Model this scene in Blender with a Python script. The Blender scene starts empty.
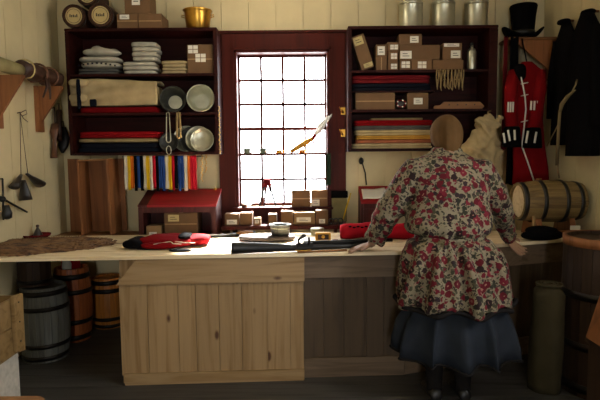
import bpy, bmesh, math, random
from math import sin, cos, pi, atan, radians, sqrt
from mathutils import Vector, Matrix, Euler, noise
random.seed(7)
SC = bpy.context.scene
COL = SC.collection

# ------------------------------------------------------------------ camera
F = 520.0
CAMZ = 1.46
CAM = Vector((0, 0, CAMZ))
CR = (Matrix.Rotation(pi / 2 - atan(45 / F), 3, 'X') @ Matrix.Rotation(radians(-0.5), 3, 'Z'))


def U(px, py, Y):
    d = CR @ Vector(((px - 300) / F, -(py - 200) / F, -1))
    return CAM + d * (Y / d.y)


def D(px, py, z):
    d = CR @ Vector(((px - 300) / F, -(py - 200) / F, -1))
    return CAM + d * ((z - CAMZ) / d.z)


def X(px, Y, py=155): return U(px, py, Y).x
def Z(py, Y, px=300): return U(px, py, Y).z


cd = bpy.data.cameras.new('camera')
cd.sensor_width = 36
cd.lens = 36 * F / 600
cd.clip_start = 0.02
cam = bpy.data.objects.new('camera', cd)
cam.matrix_world = Matrix.Translation(CAM) @ CR.to_4x4()
COL.objects.link(cam)
SC.camera = cam


# ------------------------------------------------------------------ materials
def lin(c):
    if isinstance(c, str):
        c = tuple(int(c[i:i + 2], 16) / 255 for i in (0, 2, 4))
    return tuple(((v / 12.92) if v <= .04045 else ((v + .055) / 1.055) ** 2.4) for v in c) + (1,)


class NT:
    def __init__(s, name):
        s.m = bpy.data.materials.new(name)
        s.m.use_nodes = True
        s.t = s.m.node_tree
        s.b = s.t.nodes['Principled BSDF']

    def n(s, typ, **kw):
        nd = s.t.nodes.new(typ)
        for k, v in kw.items():
            if k in nd.inputs.keys():
                nd.inputs[k].default_value = v
            else:
                setattr(nd, k, v)
        return nd

    def l(s, a, b): s.t.links.new(a, b)

    def coord(s, scale=(1, 1, 1)):
        tc = s.n('ShaderNodeTexCoord')
        mp = s.n('ShaderNodeMapping')
        mp.inputs['Scale'].default_value = scale
        s.l(tc.outputs['Object'], mp.inputs['Vector'])
        return mp.outputs['Vector']

    def ramp(s, fac, stops):
        r = s.n('ShaderNodeValToRGB')
        e = r.color_ramp.elements
        while len(e) < len(stops): e.new(.5)
        for i, (p, c) in enumerate(stops):
            e[i].position = p
            e[i].color = c
        s.l(fac, r.inputs['Fac'])
        return r.outputs['Color']

    def mix(s, fac, a, b, mode='MIX'):
        m = s.n('ShaderNodeMix', data_type='RGBA', blend_type=mode)
        for sock, v in ((m.inputs[0], fac), (m.inputs[6], a), (m.inputs[7], b)):
            if isinstance(v, (int, float, tuple)): sock.default_value = v
            else: s.l(v, sock)
        return m.outputs[2]

    def math(s, op, a, b=0.0):
        m = s.n('ShaderNodeMath', operation=op)
        for sock, v in ((m.inputs[0], a), (m.inputs[1], b)):
            if isinstance(v, (int, float)): sock.default_value = v
            else: s.l(v, sock)
        return m.outputs[0]

    def bump(s, h, strength=.3, dist=.005):
        b = s.n('ShaderNodeBump', Strength=strength, Distance=dist)
        s.l(h, b.inputs['Height'])
        s.l(b.outputs['Normal'], s.b.inputs['Normal'])


def plain(name, c, rough=.6, metal=0, var=.15, scale=30, bump=.15, trans=0):
    t = NT(name)
    c = lin(c)
    v = t.coord()
    nz = t.n('ShaderNodeTexNoise', Scale=scale, Detail=3.0)
    t.l(v, nz.inputs['Vector'])
    dk = tuple(x * (1 - var) for x in c[:3]) + (1,)
    lt = tuple(min(1, x * (1 + var)) for x in c[:3]) + (1,)
    t.l(t.ramp(nz.outputs['Fac'], [(.3, dk), (.7, lt)]), t.b.inputs['Base Color'])
    t.b.inputs['Roughness'].default_value = rough
    t.b.inputs['Metallic'].default_value = metal
    if trans: t.b.inputs['Transmission Weight'].default_value = trans
    if bump: t.bump(nz.outputs['Fac'], bump, .004)
    return t.m


def cloth(name, c, var=.18, weave=260, rough=.9, bump=.25):
    t = NT(name)
    c = lin(c)
    v = t.coord()
    a = t.n('ShaderNodeTexNoise', Scale=9.0, Detail=4.0)
    w = t.n('ShaderNodeTexNoise', Scale=float(weave), Detail=1.0)
    t.l(v, a.inputs['Vector']); t.l(v, w.inputs['Vector'])
    dk = tuple(x * (1 - var) for x in c[:3]) + (1,)
    lt = tuple(min(1, x * (1 + var)) for x in c[:3]) + (1,)
    t.l(t.ramp(a.outputs['Fac'], [(.3, dk), (.7, lt)]), t.b.inputs['Base Color'])
    t.b.inputs['Roughness'].default_value = rough
    t.b.inputs['Specular IOR Level'].default_value = .06
    t.b.inputs['Sheen Weight'].default_value = .0
    t.bump(w.outputs['Fac'], bump, .002)
    return t.m


def wood(name, c, c2=None, axis='Z', rough=.6, grain=1.0, knots=False, island=.12, spec=.3):
    t = NT(name)
    c = lin(c)
    c2 = lin(c2) if c2 else tuple(x * .62 for x in c[:3]) + (1,)
    sc = {'X': (1.2, 22, 22), 'Y': (22, 1.2, 22), 'Z': (22, 22, 1.2)}[axis]
    geo = t.n('ShaderNodeNewGeometry')
    tc = t.n('ShaderNodeTexCoord')
    off = t.n('ShaderNodeVectorMath', operation='SCALE')
    cmb = t.n('ShaderNodeCombineXYZ')
    for k in range(3): t.l(geo.outputs['Random Per Island'], cmb.inputs[k])
    t.l(cmb.outputs[0], off.inputs[0]); off.inputs['Scale'].default_value = 7.3
    add = t.n('ShaderNodeVectorMath', operation='ADD')
    t.l(tc.outputs['Object'], add.inputs[0]); t.l(off.outputs[0], add.inputs[1])
    mp = t.n('ShaderNodeMapping'); mp.inputs['Scale'].default_value = tuple(x * grain for x in sc)
    t.l(add.outputs[0], mp.inputs['Vector'])
    nz = t.n('ShaderNodeTexNoise', Scale=1.0, Detail=5.0, Distortion=1.2)
    t.l(mp.outputs[0], nz.inputs['Vector'])
    col = t.ramp(nz.outputs['Fac'], [(.32, c2), (.52, c), (.75, tuple(min(1, x * 1.12) for x in c[:3]) + (1,))])
    br = t.math('ADD', t.math('MULTIPLY', geo.outputs['Random Per Island'], island * 2), 1 - island)
    cb = t.n('ShaderNodeCombineColor')
    for k in range(3): t.l(br, cb.inputs[k])
    col = t.mix(1.0, col, cb.outputs[0], 'MULTIPLY')
    if knots:
        m2 = t.n('ShaderNodeMapping')
        m2.inputs['Scale'].default_value = {'X': (3.2, 7, 7), 'Y': (7, 3.2, 7), 'Z': (7, 7, 3.2)}[axis]
        t.l(add.outputs[0], m2.inputs['Vector'])
        vo = t.n('ShaderNodeTexVoronoi', Scale=1.0)
        t.l(m2.outputs[0], vo.inputs['Vector'])
        kf = t.ramp(vo.outputs['Distance'], [(.07, (1, 1, 1, 1)), (.13, (0, 0, 0, 1))])
        col = t.mix(kf, col, lin('4a2c16'))
    t.l(col, t.b.inputs['Base Color'])
    t.b.inputs['Roughness'].default_value = rough
    t.b.inputs['Specular IOR Level'].default_value = spec
    t.bump(nz.outputs['Fac'], .2, .002)
    return t.m


def hexmul(h, k):
    """the colour h with its reflectance scaled by k"""
    c = lin(h)[:3]
    return tuple(max(0, min(1, (12.92 * v * k) if v * k <= .0031308 else 1.055 * (v * k) ** (1 / 2.4) - .055)) for v in c)


M = {}
M['wall'] = plain('wall_paint', 'c9ba90', .7, var=.06, scale=5, bump=.05)
M['ceil'] = plain('ceiling_paint', 'd2cab6', .9)
M['floor'] = wood('floor_boards', '45423e', '34312d', 'X', .5)
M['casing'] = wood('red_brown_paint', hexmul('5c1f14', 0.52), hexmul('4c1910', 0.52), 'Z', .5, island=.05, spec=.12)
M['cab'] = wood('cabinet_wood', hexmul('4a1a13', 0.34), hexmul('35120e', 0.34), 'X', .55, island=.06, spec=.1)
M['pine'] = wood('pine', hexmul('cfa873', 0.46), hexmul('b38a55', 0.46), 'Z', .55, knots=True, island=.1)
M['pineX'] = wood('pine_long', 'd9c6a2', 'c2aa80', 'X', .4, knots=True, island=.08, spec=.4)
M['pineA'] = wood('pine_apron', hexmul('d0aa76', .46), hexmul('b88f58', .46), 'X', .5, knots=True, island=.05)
M['aged'] = wood('shaded_pine', '4d3d2b', '3f3223', 'Z', .6, island=.03)  # darker brown carries the person's shadow on the right counter fronts
M['shadedX'] = wood('shaded_pine_long', '6b5844', '544432', 'X', .6, island=.05)  # same shade put into the colour of the long boards
M['oak'] = wood('oak_stave', hexmul('b9752f', 1.0), hexmul('8a5a2a', 1.0), 'Z', .5, island=.18)
M['oakX'] = wood('oak_stave_lying', hexmul('8d7447', 0.72), hexmul('6e5632', 0.72), 'X', .6, island=.15)
M['oakred'] = wood('red_oak_stave', hexmul('9a552b', 1.0), hexmul('71391a', 1.0), 'Z', .5, island=.2)
M['grey_stave'] = wood('grey_stave', '62625c', '4c4b46', 'Z', .6, island=.12)
M['brown_stave'] = wood('brown_stave', hexmul('5f4632', 0.33), hexmul('453021', 0.33), 'Z', .6, island=.1)
M['dark_stave'] = wood('dark_keg_stave', hexmul('4a2c1c', 0.72), hexmul('301a10', 0.72), 'Y', .5, island=.15)
M['tan'] = wood('tan_board', hexmul('8e5a33', 0.85), hexmul('744727', 0.85), 'Z', .55, island=.08)
M['tanX'] = wood('tan_board_long', hexmul('8f6238', 0.85), hexmul('70492a', 0.85), 'X', .55, island=.08)
M['crate'] = wood('crate_pine', hexmul('b8935c', 0.45), hexmul('96733f', 0.45), 'X', .6, island=.15)
M['redpaint'] = wood('red_desk_paint', hexmul('96181c', 0.75), hexmul('7c1216', 0.75), 'X', .4, island=.04)
M['darkred'] = wood('dark_red_wood', hexmul('54201a', 0.6), hexmul('3f1612', 0.6), 'Z', .5, island=.04)
M['mat_braid'] = plain('mat_braid', '2c2018', .85, var=.3, scale=60)
M['iron'] = plain('black_iron', hexmul('24211f', 0.72), .5, .6)
M['hoop'] = plain('hoop_iron', hexmul('3a3632', 0.72), .45, .8)
M['tin'] = plain('tin', 'b9b7a2', .35, .85, var=.12, scale=12)
M['tin_dark'] = plain('tin_dark', '32322d', .5, .4)
M['brass'] = plain('brass', 'c2913c', .3, .95, var=.1, scale=20)
M['gold'] = plain('gold_cord', 'c99b3c', .5, .3)
M['card'] = plain('cardboard', hexmul('a97b4a', 0.34), .8, var=.06, scale=18, bump=.05)
M['card2'] = plain('cardboard_dark', hexmul('936a40', 0.55), .8, var=.06, scale=18, bump=.05)
M['card3'] = plain('cardboard_pale', hexmul('b08a5c', 0.6), .8, var=.06, scale=18, bump=.05)
M['tape'] = plain('packing_tape', hexmul('b48f5f', 0.72), .35, var=.05)
M['paper'] = plain('paper', 'dcd6c6', .7, var=.04, bump=0)
M['paper_y'] = plain('yellow_paper', hexmul('d3bb7c', 0.72), .7, var=.06, bump=0)
M['ink'] = plain('ink', hexmul('35302a', 0.72), .7, var=.05, bump=0)
M['cream'] = cloth('cream_cloth', hexmul('c8b184', 0.6))
M['white_cloth'] = cloth('white_cloth', hexmul('c9c2ae', 0.6))
M['grey_cloth'] = cloth('grey_cloth', hexmul('55534e', 0.72))
M['canvas'] = cloth('canvas', hexmul('a8895c', 0.72))
M['linen'] = cloth('linen', hexmul('b49c6f', 0.45))
M['red'] = cloth('red_wool', hexmul('a5161c', 0.42), .1)
M['red2'] = cloth('bright_red_cloth', hexmul('b51a2a', 0.75), .1)
M['maroon'] = cloth('maroon_cloth', hexmul('6d1a1e', 0.72), .1)
M['navy'] = cloth('navy_cloth', hexmul('14161f', 0.72), .1)
M['black'] = cloth('black_wool', '070607', .1)
M['blackleather'] = plain('black_leather', hexmul('15120f', 0.72), .45)
M['gold_cloth'] = cloth('gold_cloth', hexmul('c4923f', 0.72))
M['rust_cloth'] = cloth('rust_cloth', hexmul('9a5a3e', 0.72))
M['blue'] = cloth('blue_ribbon', hexmul('27447e', 0.72), .1)
M['yellow'] = cloth('yellow_ribbon', hexmul('dcb321', 0.72), .1)
M['orange'] = cloth('orange_ribbon', hexmul('c9661f', 0.72), .1)
M['whiterib'] = cloth('white_ribbon', hexmul('d8cfb8', 0.72), .1)
M['greencl'] = cloth('green_cloth', hexmul('2c3a2b', 0.72))
M['olive'] = cloth('olive_canvas', hexmul('4f4630', 0.5))
M['rope'] = cloth('rope', hexmul('a98f63', 0.72))
M['leather'] = plain('brown_leather', hexmul('43281b', 0.72), .5)
M['leather2'] = plain('tan_leather', hexmul('6a432a', 0.72), .55)
M['horn'] = plain('dark_horn', hexmul('2b2520', 0.72), .35)
M['khaki'] = cloth('khaki_cover', hexmul('8a7f57', 0.72))
M['skin'] = plain('skin', hexmul('b88a6a', .55), .55, var=.06, scale=14, bump=.05)
M['hair'] = plain('hair_brown', hexmul('3a2718', 0.72), .6)
M['eye'] = plain('eye_white', 'ddd8d0', .3, var=.02, bump=0)
M['iris'] = plain('eye_brown', hexmul('3a2412', 0.72), .3, bump=0)
M['lip'] = plain('lip', hexmul('9a5a50', 0.72), .5)
M['capcloth'] = cloth('cap_cloth', hexmul('6f5232', 0.55))
M['bluegrey'] = cloth('blue_grey_skirt', hexmul('454b55', 0.33))
M['stocking'] = cloth('dark_stocking', hexmul('23201f', 0.72))
M['stone'] = plain('grey_plaster', 'b3ad9f', .8)
M['white_obj'] = plain('feather_white', 'f0ece4', .8, var=.03)
M['green_tin'] = plain('green_enamel', hexmul('5e6650', 0.72), .4)


def floral():
    t = NT('floral_cotton')
    v = t.coord()
    wn = t.n('ShaderNodeTexNoise', Scale=38.0, Detail=2.0)
    t.l(v, wn.inputs['Vector'])
    sb = t.n('ShaderNodeVectorMath', operation='SUBTRACT')
    t.l(wn.outputs['Color'], sb.inputs[0]); sb.inputs[1].default_value = (.5, .5, .5)
    s2 = t.n('ShaderNodeVectorMath', operation='SCALE'); s2.inputs['Scale'].default_value = .034
    t.l(sb.outputs[0], s2.inputs[0])
    ad = t.n('ShaderNodeVectorMath', operation='ADD')
    t.l(v, ad.inputs[0]); t.l(s2.outputs[0], ad.inputs[1])
    col = lin('756b56')

    def layer(col, scale, thr, colours, keep=1.0):
        vo = t.n('ShaderNodeTexVoronoi', Scale=scale, Randomness=.85)
        t.l(ad.outputs[0], vo.inputs['Vector'])
        sp = t.n('ShaderNodeSeparateColor'); t.l(vo.outputs['Color'], sp.inputs[0])
        cr = t.n('ShaderNodeValToRGB'); cr.color_ramp.interpolation = 'CONSTANT'
        e = cr.color_ramp.elements
        while len(e) < len(colours): e.new(.5)
        for i, c in enumerate(colours):
            e[i].position = i / len(colours); e[i].color = lin(c)
        t.l(sp.outputs[0], cr.inputs['Fac'])
        m = t.math('LESS_THAN', vo.outputs['Distance'], thr)
        if keep < 1: m = t.math('MULTIPLY', m, t.math('LESS_THAN', sp.outputs[1], keep))
        return t.mix(m, col, cr.outputs[0]), vo

    col, _ = layer(col, 62.0, .46, ['2f2d22', '3f4030', '35292a', '4d4334'], .7)
    col, _ = layer(col, 34.0, .50, ['2a2a20', '3a3829', '5a1520', '2c2022'], .7)
    col, vo = layer(col, 22.0, .5, ['4e1119', '5a151e', '241716', '4e1119', '621a24'], .5)
    hl = t.math('LESS_THAN', vo.outputs['Distance'], .14)
    col = t.mix(t.math('MULTIPLY', hl, .7), col, lin('8f6a5c'))
    t.l(col, t.b.inputs['Base Color'])
    t.b.inputs['Roughness'].default_value = .85
    t.b.inputs['Specular IOR Level'].default_value = .15
    return t.m


M['floral'] = floral()


def furmat():
    t = NT('pelt_fur')
    v = t.coord((1, 2.2, 1))
    a = t.n('ShaderNodeTexNoise', Scale=9.0, Detail=8.0)
    t.l(v, a.inputs['Vector'])
    t.l(t.ramp(a.outputs['Fac'], [(.34, lin('2e2018')), (.46, lin('644429')), (.56, lin('86643f')), (.68, lin('4a3323'))]), t.b.inputs['Base Color'])
    t.b.inputs['Roughness'].default_value = .9
    return t.m


M['fur'] = furmat()


def glassmat():
    t = NT('window_glass')
    tr = t.n('ShaderNodeBsdfTransparent')
    gl = t.n('ShaderNodeBsdfGlossy', Roughness=.02)
    mx = t.n('ShaderNodeMixShader')
    mx.inputs[0].default_value = .04
    t.l(tr.outputs[0], mx.inputs[1]); t.l(gl.outputs[0], mx.inputs[2])
    out = t.t.nodes['Material Output']
    t.l(mx.outputs[0], out.inputs['Surface'])
    t.t.nodes.remove(t.b)
    return t.m


M['glass'] = glassmat()


# ------------------------------------------------------------------ mesh builder
class MB:
    def __init__(s): s.v = []; s.f = []; s.sm = []

    def add(s, vs, fs, smooth=False, T=None):
        o = len(s.v)
        for p in vs:
            p = Vector(p)
            s.v.append(T @ p if T else p)
        for f in fs:
            s.f.append([i + o for i in f]); s.sm.append(smooth)
        return s

    def box(s, x0, x1, y0, y1, z0, z1, T=None):
        if x0 > x1: x0, x1 = x1, x0
        if y0 > y1: y0, y1 = y1, y0
        if z0 > z1: z0, z1 = z1, z0
        vs = [(x, y, z) for x in (x0, x1) for y in (y0, y1) for z in (z0, z1)]
        fs = [(0, 1, 3, 2), (4, 6, 7, 5), (0, 4, 5, 1), (2, 3, 7, 6), (0, 2, 6, 4), (1, 5, 7, 3)]
        return s.add(vs, fs, False, T)

    def prism(s, poly, a0, a1, axis='Y', T=None):
        n = len(poly)
        def mk(p, a):
            return {'Y': (p[0], a, p[1]), 'X': (a, p[0], p[1]), 'Z': (p[0], p[1], a)}[axis]
        vs = [mk(p, a0) for p in poly] + [mk(p, a1) for p in poly]
        fs = [list(range(n))[::-1], list(range(n, 2 * n))] + [(i, (i + 1) % n, n + (i + 1) % n, n + i) for i in range(n)]
        return s.add(vs, fs, False, T)

    def lathe(s, prof, c=(0, 0, 0), axis='Z', n=28, closed=False, smooth=True, T=None, wob=None):
        c = Vector(c); vs = []; fs = []
        for r, h in prof:
            for k in range(n):
                a = 2 * pi * k / n
                rr = r * (wob(a, h) if wob else 1)
                p = {'Z': (rr * cos(a), rr * sin(a), h), 'X': (h, rr * cos(a), rr * sin(a)), 'Y': (rr * sin(a), h, rr * cos(a))}[axis]
                vs.append(c + Vector(p))
        m = len(prof)
        for i in range(m if closed else m - 1):
            j = (i + 1) % m
            for k in range(n):
                q = (k + 1) % n
                fs.append((i * n + k, i * n + q, j * n + q, j * n + k))
        if not closed:
            fs.append(list(range(n))[::-1]); fs.append(list(range((m - 1) * n, m * n)))
        return s.add(vs, fs, smooth, T)

    def tube(s, pts, r, n=8, smooth=True, T=None, flat=1.0, closed=False):
        pts = [Vector(p) for p in pts]
        rs = r if isinstance(r, (list, tuple)) else [r] * len(pts)
        vs = []; fs = []
        up = None; m = len(pts)
        for i, p in enumerate(pts):
            if closed: d = pts[(i + 1) % m] - pts[i - 1]
            else: d = pts[min(i + 1, m - 1)] - pts[max(i - 1, 0)]
            if d.length < 1e-9: d = Vector((0, 0, 1))
            d.normalize()
            if up is None:
                up = Vector((0, 0, 1)) if abs(d.z) < .9 else Vector((0, 1, 0))
            a = d.cross(up)
            if a.length < 1e-5: a = d.orthogonal()
            a.normalize(); b = a.cross(d).normalized(); up = b
            for k in range(n):
                t = 2 * pi * k / n
                vs.append(p + (a * cos(t) + b * sin(t) * flat) * rs[i])
        for i in range(m if closed else m - 1):
            j = (i + 1) % m
            for k in range(n):
                q = (k + 1) % n
                fs.append((i * n + k, i * n + q, j * n + q, j * n + k))
        if not closed:
            fs.append(list(range(n))[::-1]); fs.append(list(range((m - 1) * n, m * n)))
        return s.add(vs, fs, smooth, T)

    def loft(s, rings, smooth=True, cap=True, T=None):
        n = len(rings[0]); vs = [p for r in rings for p in r]; fs = []
        for i in range(len(rings) - 1):
            for k in range(n):
                q = (k + 1) % n
                fs.append((i * n + k, i * n + q, (i + 1) * n + q, (i + 1) * n + k))
        if cap:
            fs.append(list(range(n))[::-1]); fs.append(list(range((len(rings) - 1) * n, len(rings) * n)))
        return s.add(vs, fs, smooth, T)

    def sheet(s, fn, nu, nv, th=.004, smooth=True):
        P = [[Vector(fn(i / nu, j / nv)) for j in range(nv + 1)] for i in range(nu + 1)]
        N = [[None] * (nv + 1) for _ in range(nu + 1)]
        for i in range(nu + 1):
            for j in range(nv + 1):
                du = P[min(i + 1, nu)][j] - P[max(i - 1, 0)][j]
                dv = P[i][min(j + 1, nv)] - P[i][max(j - 1, 0)]
                nn = du.cross(dv)
                N[i][j] = nn.normalized() if nn.length > 1e-9 else Vector((0, 0, 1))
        vs = []; idx = lambda i, j, k: (i * (nv + 1) + j) * 2 + k
        for i in range(nu + 1):
            for j in range(nv + 1):
                vs += [P[i][j] + N[i][j] * th / 2, P[i][j] - N[i][j] * th / 2]
        fs = []
        for i in range(nu):
            for j in range(nv):
                fs.append((idx(i, j, 0), idx(i + 1, j, 0), idx(i + 1, j + 1, 0), idx(i, j + 1, 0)))
                fs.append((idx(i, j, 1), idx(i, j + 1, 1), idx(i + 1, j + 1, 1), idx(i + 1, j, 1)))
        for i in range(nu):
            for j in (0, nv):
                fs.append((idx(i, j, 0), idx(i, j, 1), idx(i + 1, j, 1), idx(i + 1, j, 0)))
        for j in range(nv):
            for i in (0, nu):
                fs.append((idx(i, j, 0), idx(i, j + 1, 0), idx(i, j + 1, 1), idx(i, j, 1)))
        return s.add(vs, fs, smooth)

    def pillow(s, x0, x1, y0, y1, z0, z1, e=6, n=8, amp=0, fr=6, seed=0, T=None):
        """rounded slab: a cube pushed out to a superellipsoid"""
        c = Vector(((x0 + x1) / 2, (y0 + y1) / 2, (z0 + z1) / 2))
        h = Vector((abs(x1 - x0) / 2, abs(y1 - y0) / 2, abs(z1 - z0) / 2))
        bm = bmesh.new()
        bmesh.ops.create_cube(bm, size=2)
        bmesh.ops.subdivide_edges(bm, edges=bm.edges[:], cuts=n, use_grid_fill=True)
        vs = []
        for v in bm.verts:
            p = v.co
            l = (abs(p.x) ** e + abs(p.y) ** e + abs(p.z) ** e) ** (1 / e)
            q = p / l
            w = Vector((q.x * h.x, q.y * h.y, q.z * h.z))
            if amp:
                k = noise.noise(w * fr + Vector((seed * 3.1, seed * 1.7, seed))) * amp
                w = w + Vector((q.x, q.y, max(q.z, 0) + min(0, q.z) * .0)).normalized() * k
                w.z = max(w.z, -h.z)
            vs.append(c + w)
        bm.verts.index_update()
        fs = [[v.index for v in f.verts] for f in bm.faces]
        bm.free()
        return s.add(vs, fs, True, T)

    def ball(s, c, r, n=12, m=8, T=None):
        r = r if isinstance(r, (tuple, list)) else (r, r, r)
        rings = []
        for i in range(m + 1):
            t = max(1e-3, min(pi - 1e-3, pi * i / m))
            rings.append([(c[0] + r[0] * sin(t) * cos(2 * pi * k / n), c[1] + r[1] * sin(t) * sin(2 * pi * k / n), c[2] - r[2] * cos(t)) for k in range(n)])
        return s.loft(rings, T=T)

    def xf(s, T):
        s.v = [T @ p for p in s.v]; return s


W = {}          # world base of every top-level thing


def obj(name, mb, m, parent=None, origin=None, bevel=0):
    if parent is not None:
        o0 = W[parent.name]
    elif origin is not None:
        o0 = Vector(origin)
    else:
        xs = [p.x for p in mb.v]; ys = [p.y for p in mb.v]; zs = [p.z for p in mb.v]
        o0 = Vector(((min(xs) + max(xs)) / 2, (min(ys) + max(ys)) / 2, min(zs)))
    me = bpy.data.meshes.new(name)
    me.from_pydata([tuple(p - o0) for p in mb.v], [], mb.f)
    me.polygons.foreach_set('use_smooth', mb.sm)
    bm = bmesh.new(); bm.from_mesh(me)
    bmesh.ops.recalc_face_normals(bm, faces=bm.faces[:])
    if bevel:
        ed = [e for e in bm.edges if len(e.link_faces) == 2 and e.calc_face_angle(0) > .6]
        bmesh.ops.bevel(bm, geom=ed, offset=bevel, segments=2, affect='EDGES', clamp_overlap=True)
    bm.to_mesh(me); bm.free()
    me.materials.append(M[m] if isinstance(m, str) else m)
    o = bpy.data.objects.new(name, me)
    COL.objects.link(o)
    if parent is not None:
        o.parent = parent
    else:
        o.location = o0
    W[o.name] = o0
    return o


def tag(o, label, cat, group=None, kind=None):
    o['label'] = label; o['category'] = cat
    if group: o['group'] = group
    if kind: o['kind'] = kind
    return o


def thing(name, label, cat, loc, group=None):
    o = bpy.data.objects.new(name, None)
    o.empty_display_size = .05
    o.location = loc
    COL.objects.link(o)
    W[o.name] = Vector(loc)
    return tag(o, label, cat, group)


def struct(name, mb, m, parent=None, bevel=0):
    o = obj(name, mb, m, parent, bevel=bevel)
    if parent is None: o['kind'] = 'structure'
    return o


def remesh(mb, voxel, smooth=3, disp=None):
    me = bpy.data.meshes.new('tmp'); me.from_pydata([tuple(p) for p in mb.v], [], mb.f)
    bm = bmesh.new(); bm.from_mesh(me); bmesh.ops.recalc_face_normals(bm, faces=bm.faces[:]); bm.to_mesh(me); bm.free()
    o = bpy.data.objects.new('tmp', me); COL.objects.link(o)
    r = o.modifiers.new('r', 'REMESH'); r.mode = 'VOXEL'; r.voxel_size = voxel
    if smooth:
        s = o.modifiers.new('s', 'SMOOTH'); s.iterations = smooth; s.factor = .5
    dg = bpy.context.evaluated_depsgraph_get(); dg.update()
    ev = o.evaluated_get(dg).to_mesh()
    vs = [v.co.copy() for v in ev.vertices]; ns = [v.normal.copy() for v in ev.vertices]; fs = [list(p.vertices) for p in ev.polygons]
    bpy.data.objects.remove(o); bpy.data.meshes.remove(me)
    out = MB()
    if disp: vs = [v + n * disp(v) for v, n in zip(vs, ns)]
    return out.add(vs, fs, True)


ORD = ['first', 'second', 'third', 'fourth', 'fifth', 'sixth', 'seventh', 'eighth', 'ninth', 'tenth', 'eleventh', 'twelfth',
       'thirteenth', 'fourteenth', 'fifteenth', 'sixteenth', 'seventeenth', 'eighteenth', 'nineteenth', 'twentieth']


def rotz_about(c, a): return Matrix.Translation(c) @ Matrix.Rotation(a, 4, 'Z') @ Matrix.Translation(-Vector(c))
def rot_about(c, a, ax): return Matrix.Translation(c) @ Matrix.Rotation(a, 4, ax) @ Matrix.Translation(-Vector(c))
# ------------------------------------------------------------------ the room
XL, XR, YB, YF, ZC = -2.08, 2.12, 4.6, -2.6, 3.02
WX0, WX1 = X(236, YB, 130), X(329, YB, 130)
WZ0, WZ1 = Z(206, YB, 283), Z(51, YB, 283)


def boards(mb, axis, lo, hi, fixed0, fixed1, z0, z1, step=.236, gap=.005, cuts=()):
    """vertical boards with a fine groove between, leaving rectangular holes"""
    a = lo
    while a < hi - 1e-4:
        b = min(a + step, hi)
        segs = [(a + gap / 2, b - gap / 2)]
        pts = sorted({a + gap / 2, b - gap / 2} | {c for h in cuts for c in h[:2] if a + gap / 2 < c < b - gap / 2})
        for p, q in zip(pts, pts[1:]):
            zz = [(z0, z1)]
            for h in cuts:
                if h[0] < (p + q) / 2 < h[1]:
                    zz = [r for (s, t) in zz for r in ((s, min(t, h[2])), (max(s, h[3]), t)) if r[1] - r[0] > 1e-4]
            for s, t in zz:
                if axis == 'X': mb.box(p, q, fixed0, fixed1, s, t)
                else: mb.box(fixed0, fixed1, p, q, s, t)
        a = b
    return mb


def backing(mb, axis, lo, hi, f0, f1, z0, z1, cuts=()):
    pts = sorted({lo, hi} | {c for h in cuts for c in h[:2]})
    for p, q in zip(pts, pts[1:]):
        zz = [(z0, z1)]
        for h in cuts:
            if h[0] - 1e-6 < (p + q) / 2 < h[1] + 1e-6:
                zz = [r for (s, t) in zz for r in ((s, min(t, h[2])), (max(s, h[3]), t)) if r[1] - r[0] > 1e-4]
        for s, t in zz:
            if axis == 'X': mb.box(p, q, f0, f1, s, t)
            else: mb.box(f0, f1, p, q, s, t)


hole = [(WX0, WX1, WZ0, WZ1)]
m = MB(); backing(m, 'X', XL - .15, XR + .15, YB + .012, YB + .14, -.05, ZC + .05, hole)
boards(m, 'X', XL, XR, YB, YB + .012, 0, ZC, cuts=hole)
struct('wall_back', m, 'wall')
LW = [(1.0, 2.1, 1.3, 2.4)]                                      # window in the right wall, behind the viewer
m = MB(); backing(m, 'Y', YF, YB + .012, XL - .14, XL - .012, -.05, ZC + .05)
boards(m, 'Y', YF, YB, XL - .012, XL, 0, ZC)
struct('wall_left', m, 'wall')
m = MB(); backing(m, 'Y', YF, YB + .012, XR + .012, XR + .14, -.05, ZC + .05, LW)
boards(m, 'Y', YF, YB, XR, XR + .012, 0, ZC, step=.3, cuts=LW)
struct('wall_right', m, 'wall')
FW = [(-.2, .3, -.05, 2.12)]                                    # open doorway behind the viewer, added and sized for frontal fill
m = MB(); backing(m, 'X', XL - .14, XR + .14, YF - .14, YF, -.05, ZC + .05, FW)
struct('wall_front', m, 'wall')
m = MB().box(XL - .14, XR + .14, YF - .14, YB + .14, ZC, ZC + .1)
struct('ceiling', m, 'ceil')
m = MB()
y = YF - .14
while y < YB:
    m.box(XL - .14, XR + .14, y + .002, y + .178, -.05, 0); y += .18
m.box(XL - .14, XR + .14, YF - .14, YB + .14, -.09, -.045)
struct('floor', m, 'floor')

# window in the back wall
m = MB()
cx0, cx1 = X(218.5, YB - .04, 130), X(346, YB - .04, 130)
cz1, cz0 = Z(33, YB - .04, 283), Z(229, YB - .04, 283)
m.box(cx0, WX0, YB - .04, YB, cz0, cz1); m.box(WX1, cx1, YB - .04, YB, cz0, cz1)
m.box(WX0, WX1, YB - .04, YB, WZ1, cz1)
m.box(cx0 - .012, cx1 + .012, YB - .055, YB, cz1, cz1 + .022)
m.box(WX0, WX1, YB - .035, YB, cz0, WZ0 - .024)                   # apron
window = struct('window_1', m, 'casing', bevel=.004)
m = MB()
for a, b in ((WX0, WX0 + .02), (WX1 - .02, WX1)): m.box(a, b, YB - .05, YB + .14, WZ0, WZ1)
m.box(WX0, WX1, YB - .05, YB + .14, WZ1 - .02, WZ1)
for a, b in ((WX0 - .022, WX0 - .002), (WX1 + .002, WX1 + .022)): m.box(a, b, YB - .058, YB - .042, WZ0, WZ1 + .02)
m.box(WX0 - .022, WX1 + .022, YB - .058, YB - .042, WZ1 + .002, WZ1 + .022)
struct('window_jamb', m, 'casing', window, bevel=.002)
STOOL = WZ0 - .002
m = MB().box(WX0 - .03, WX1 + .03, YB - .1, YB + .14, WZ0 - .024, STOOL)
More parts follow.
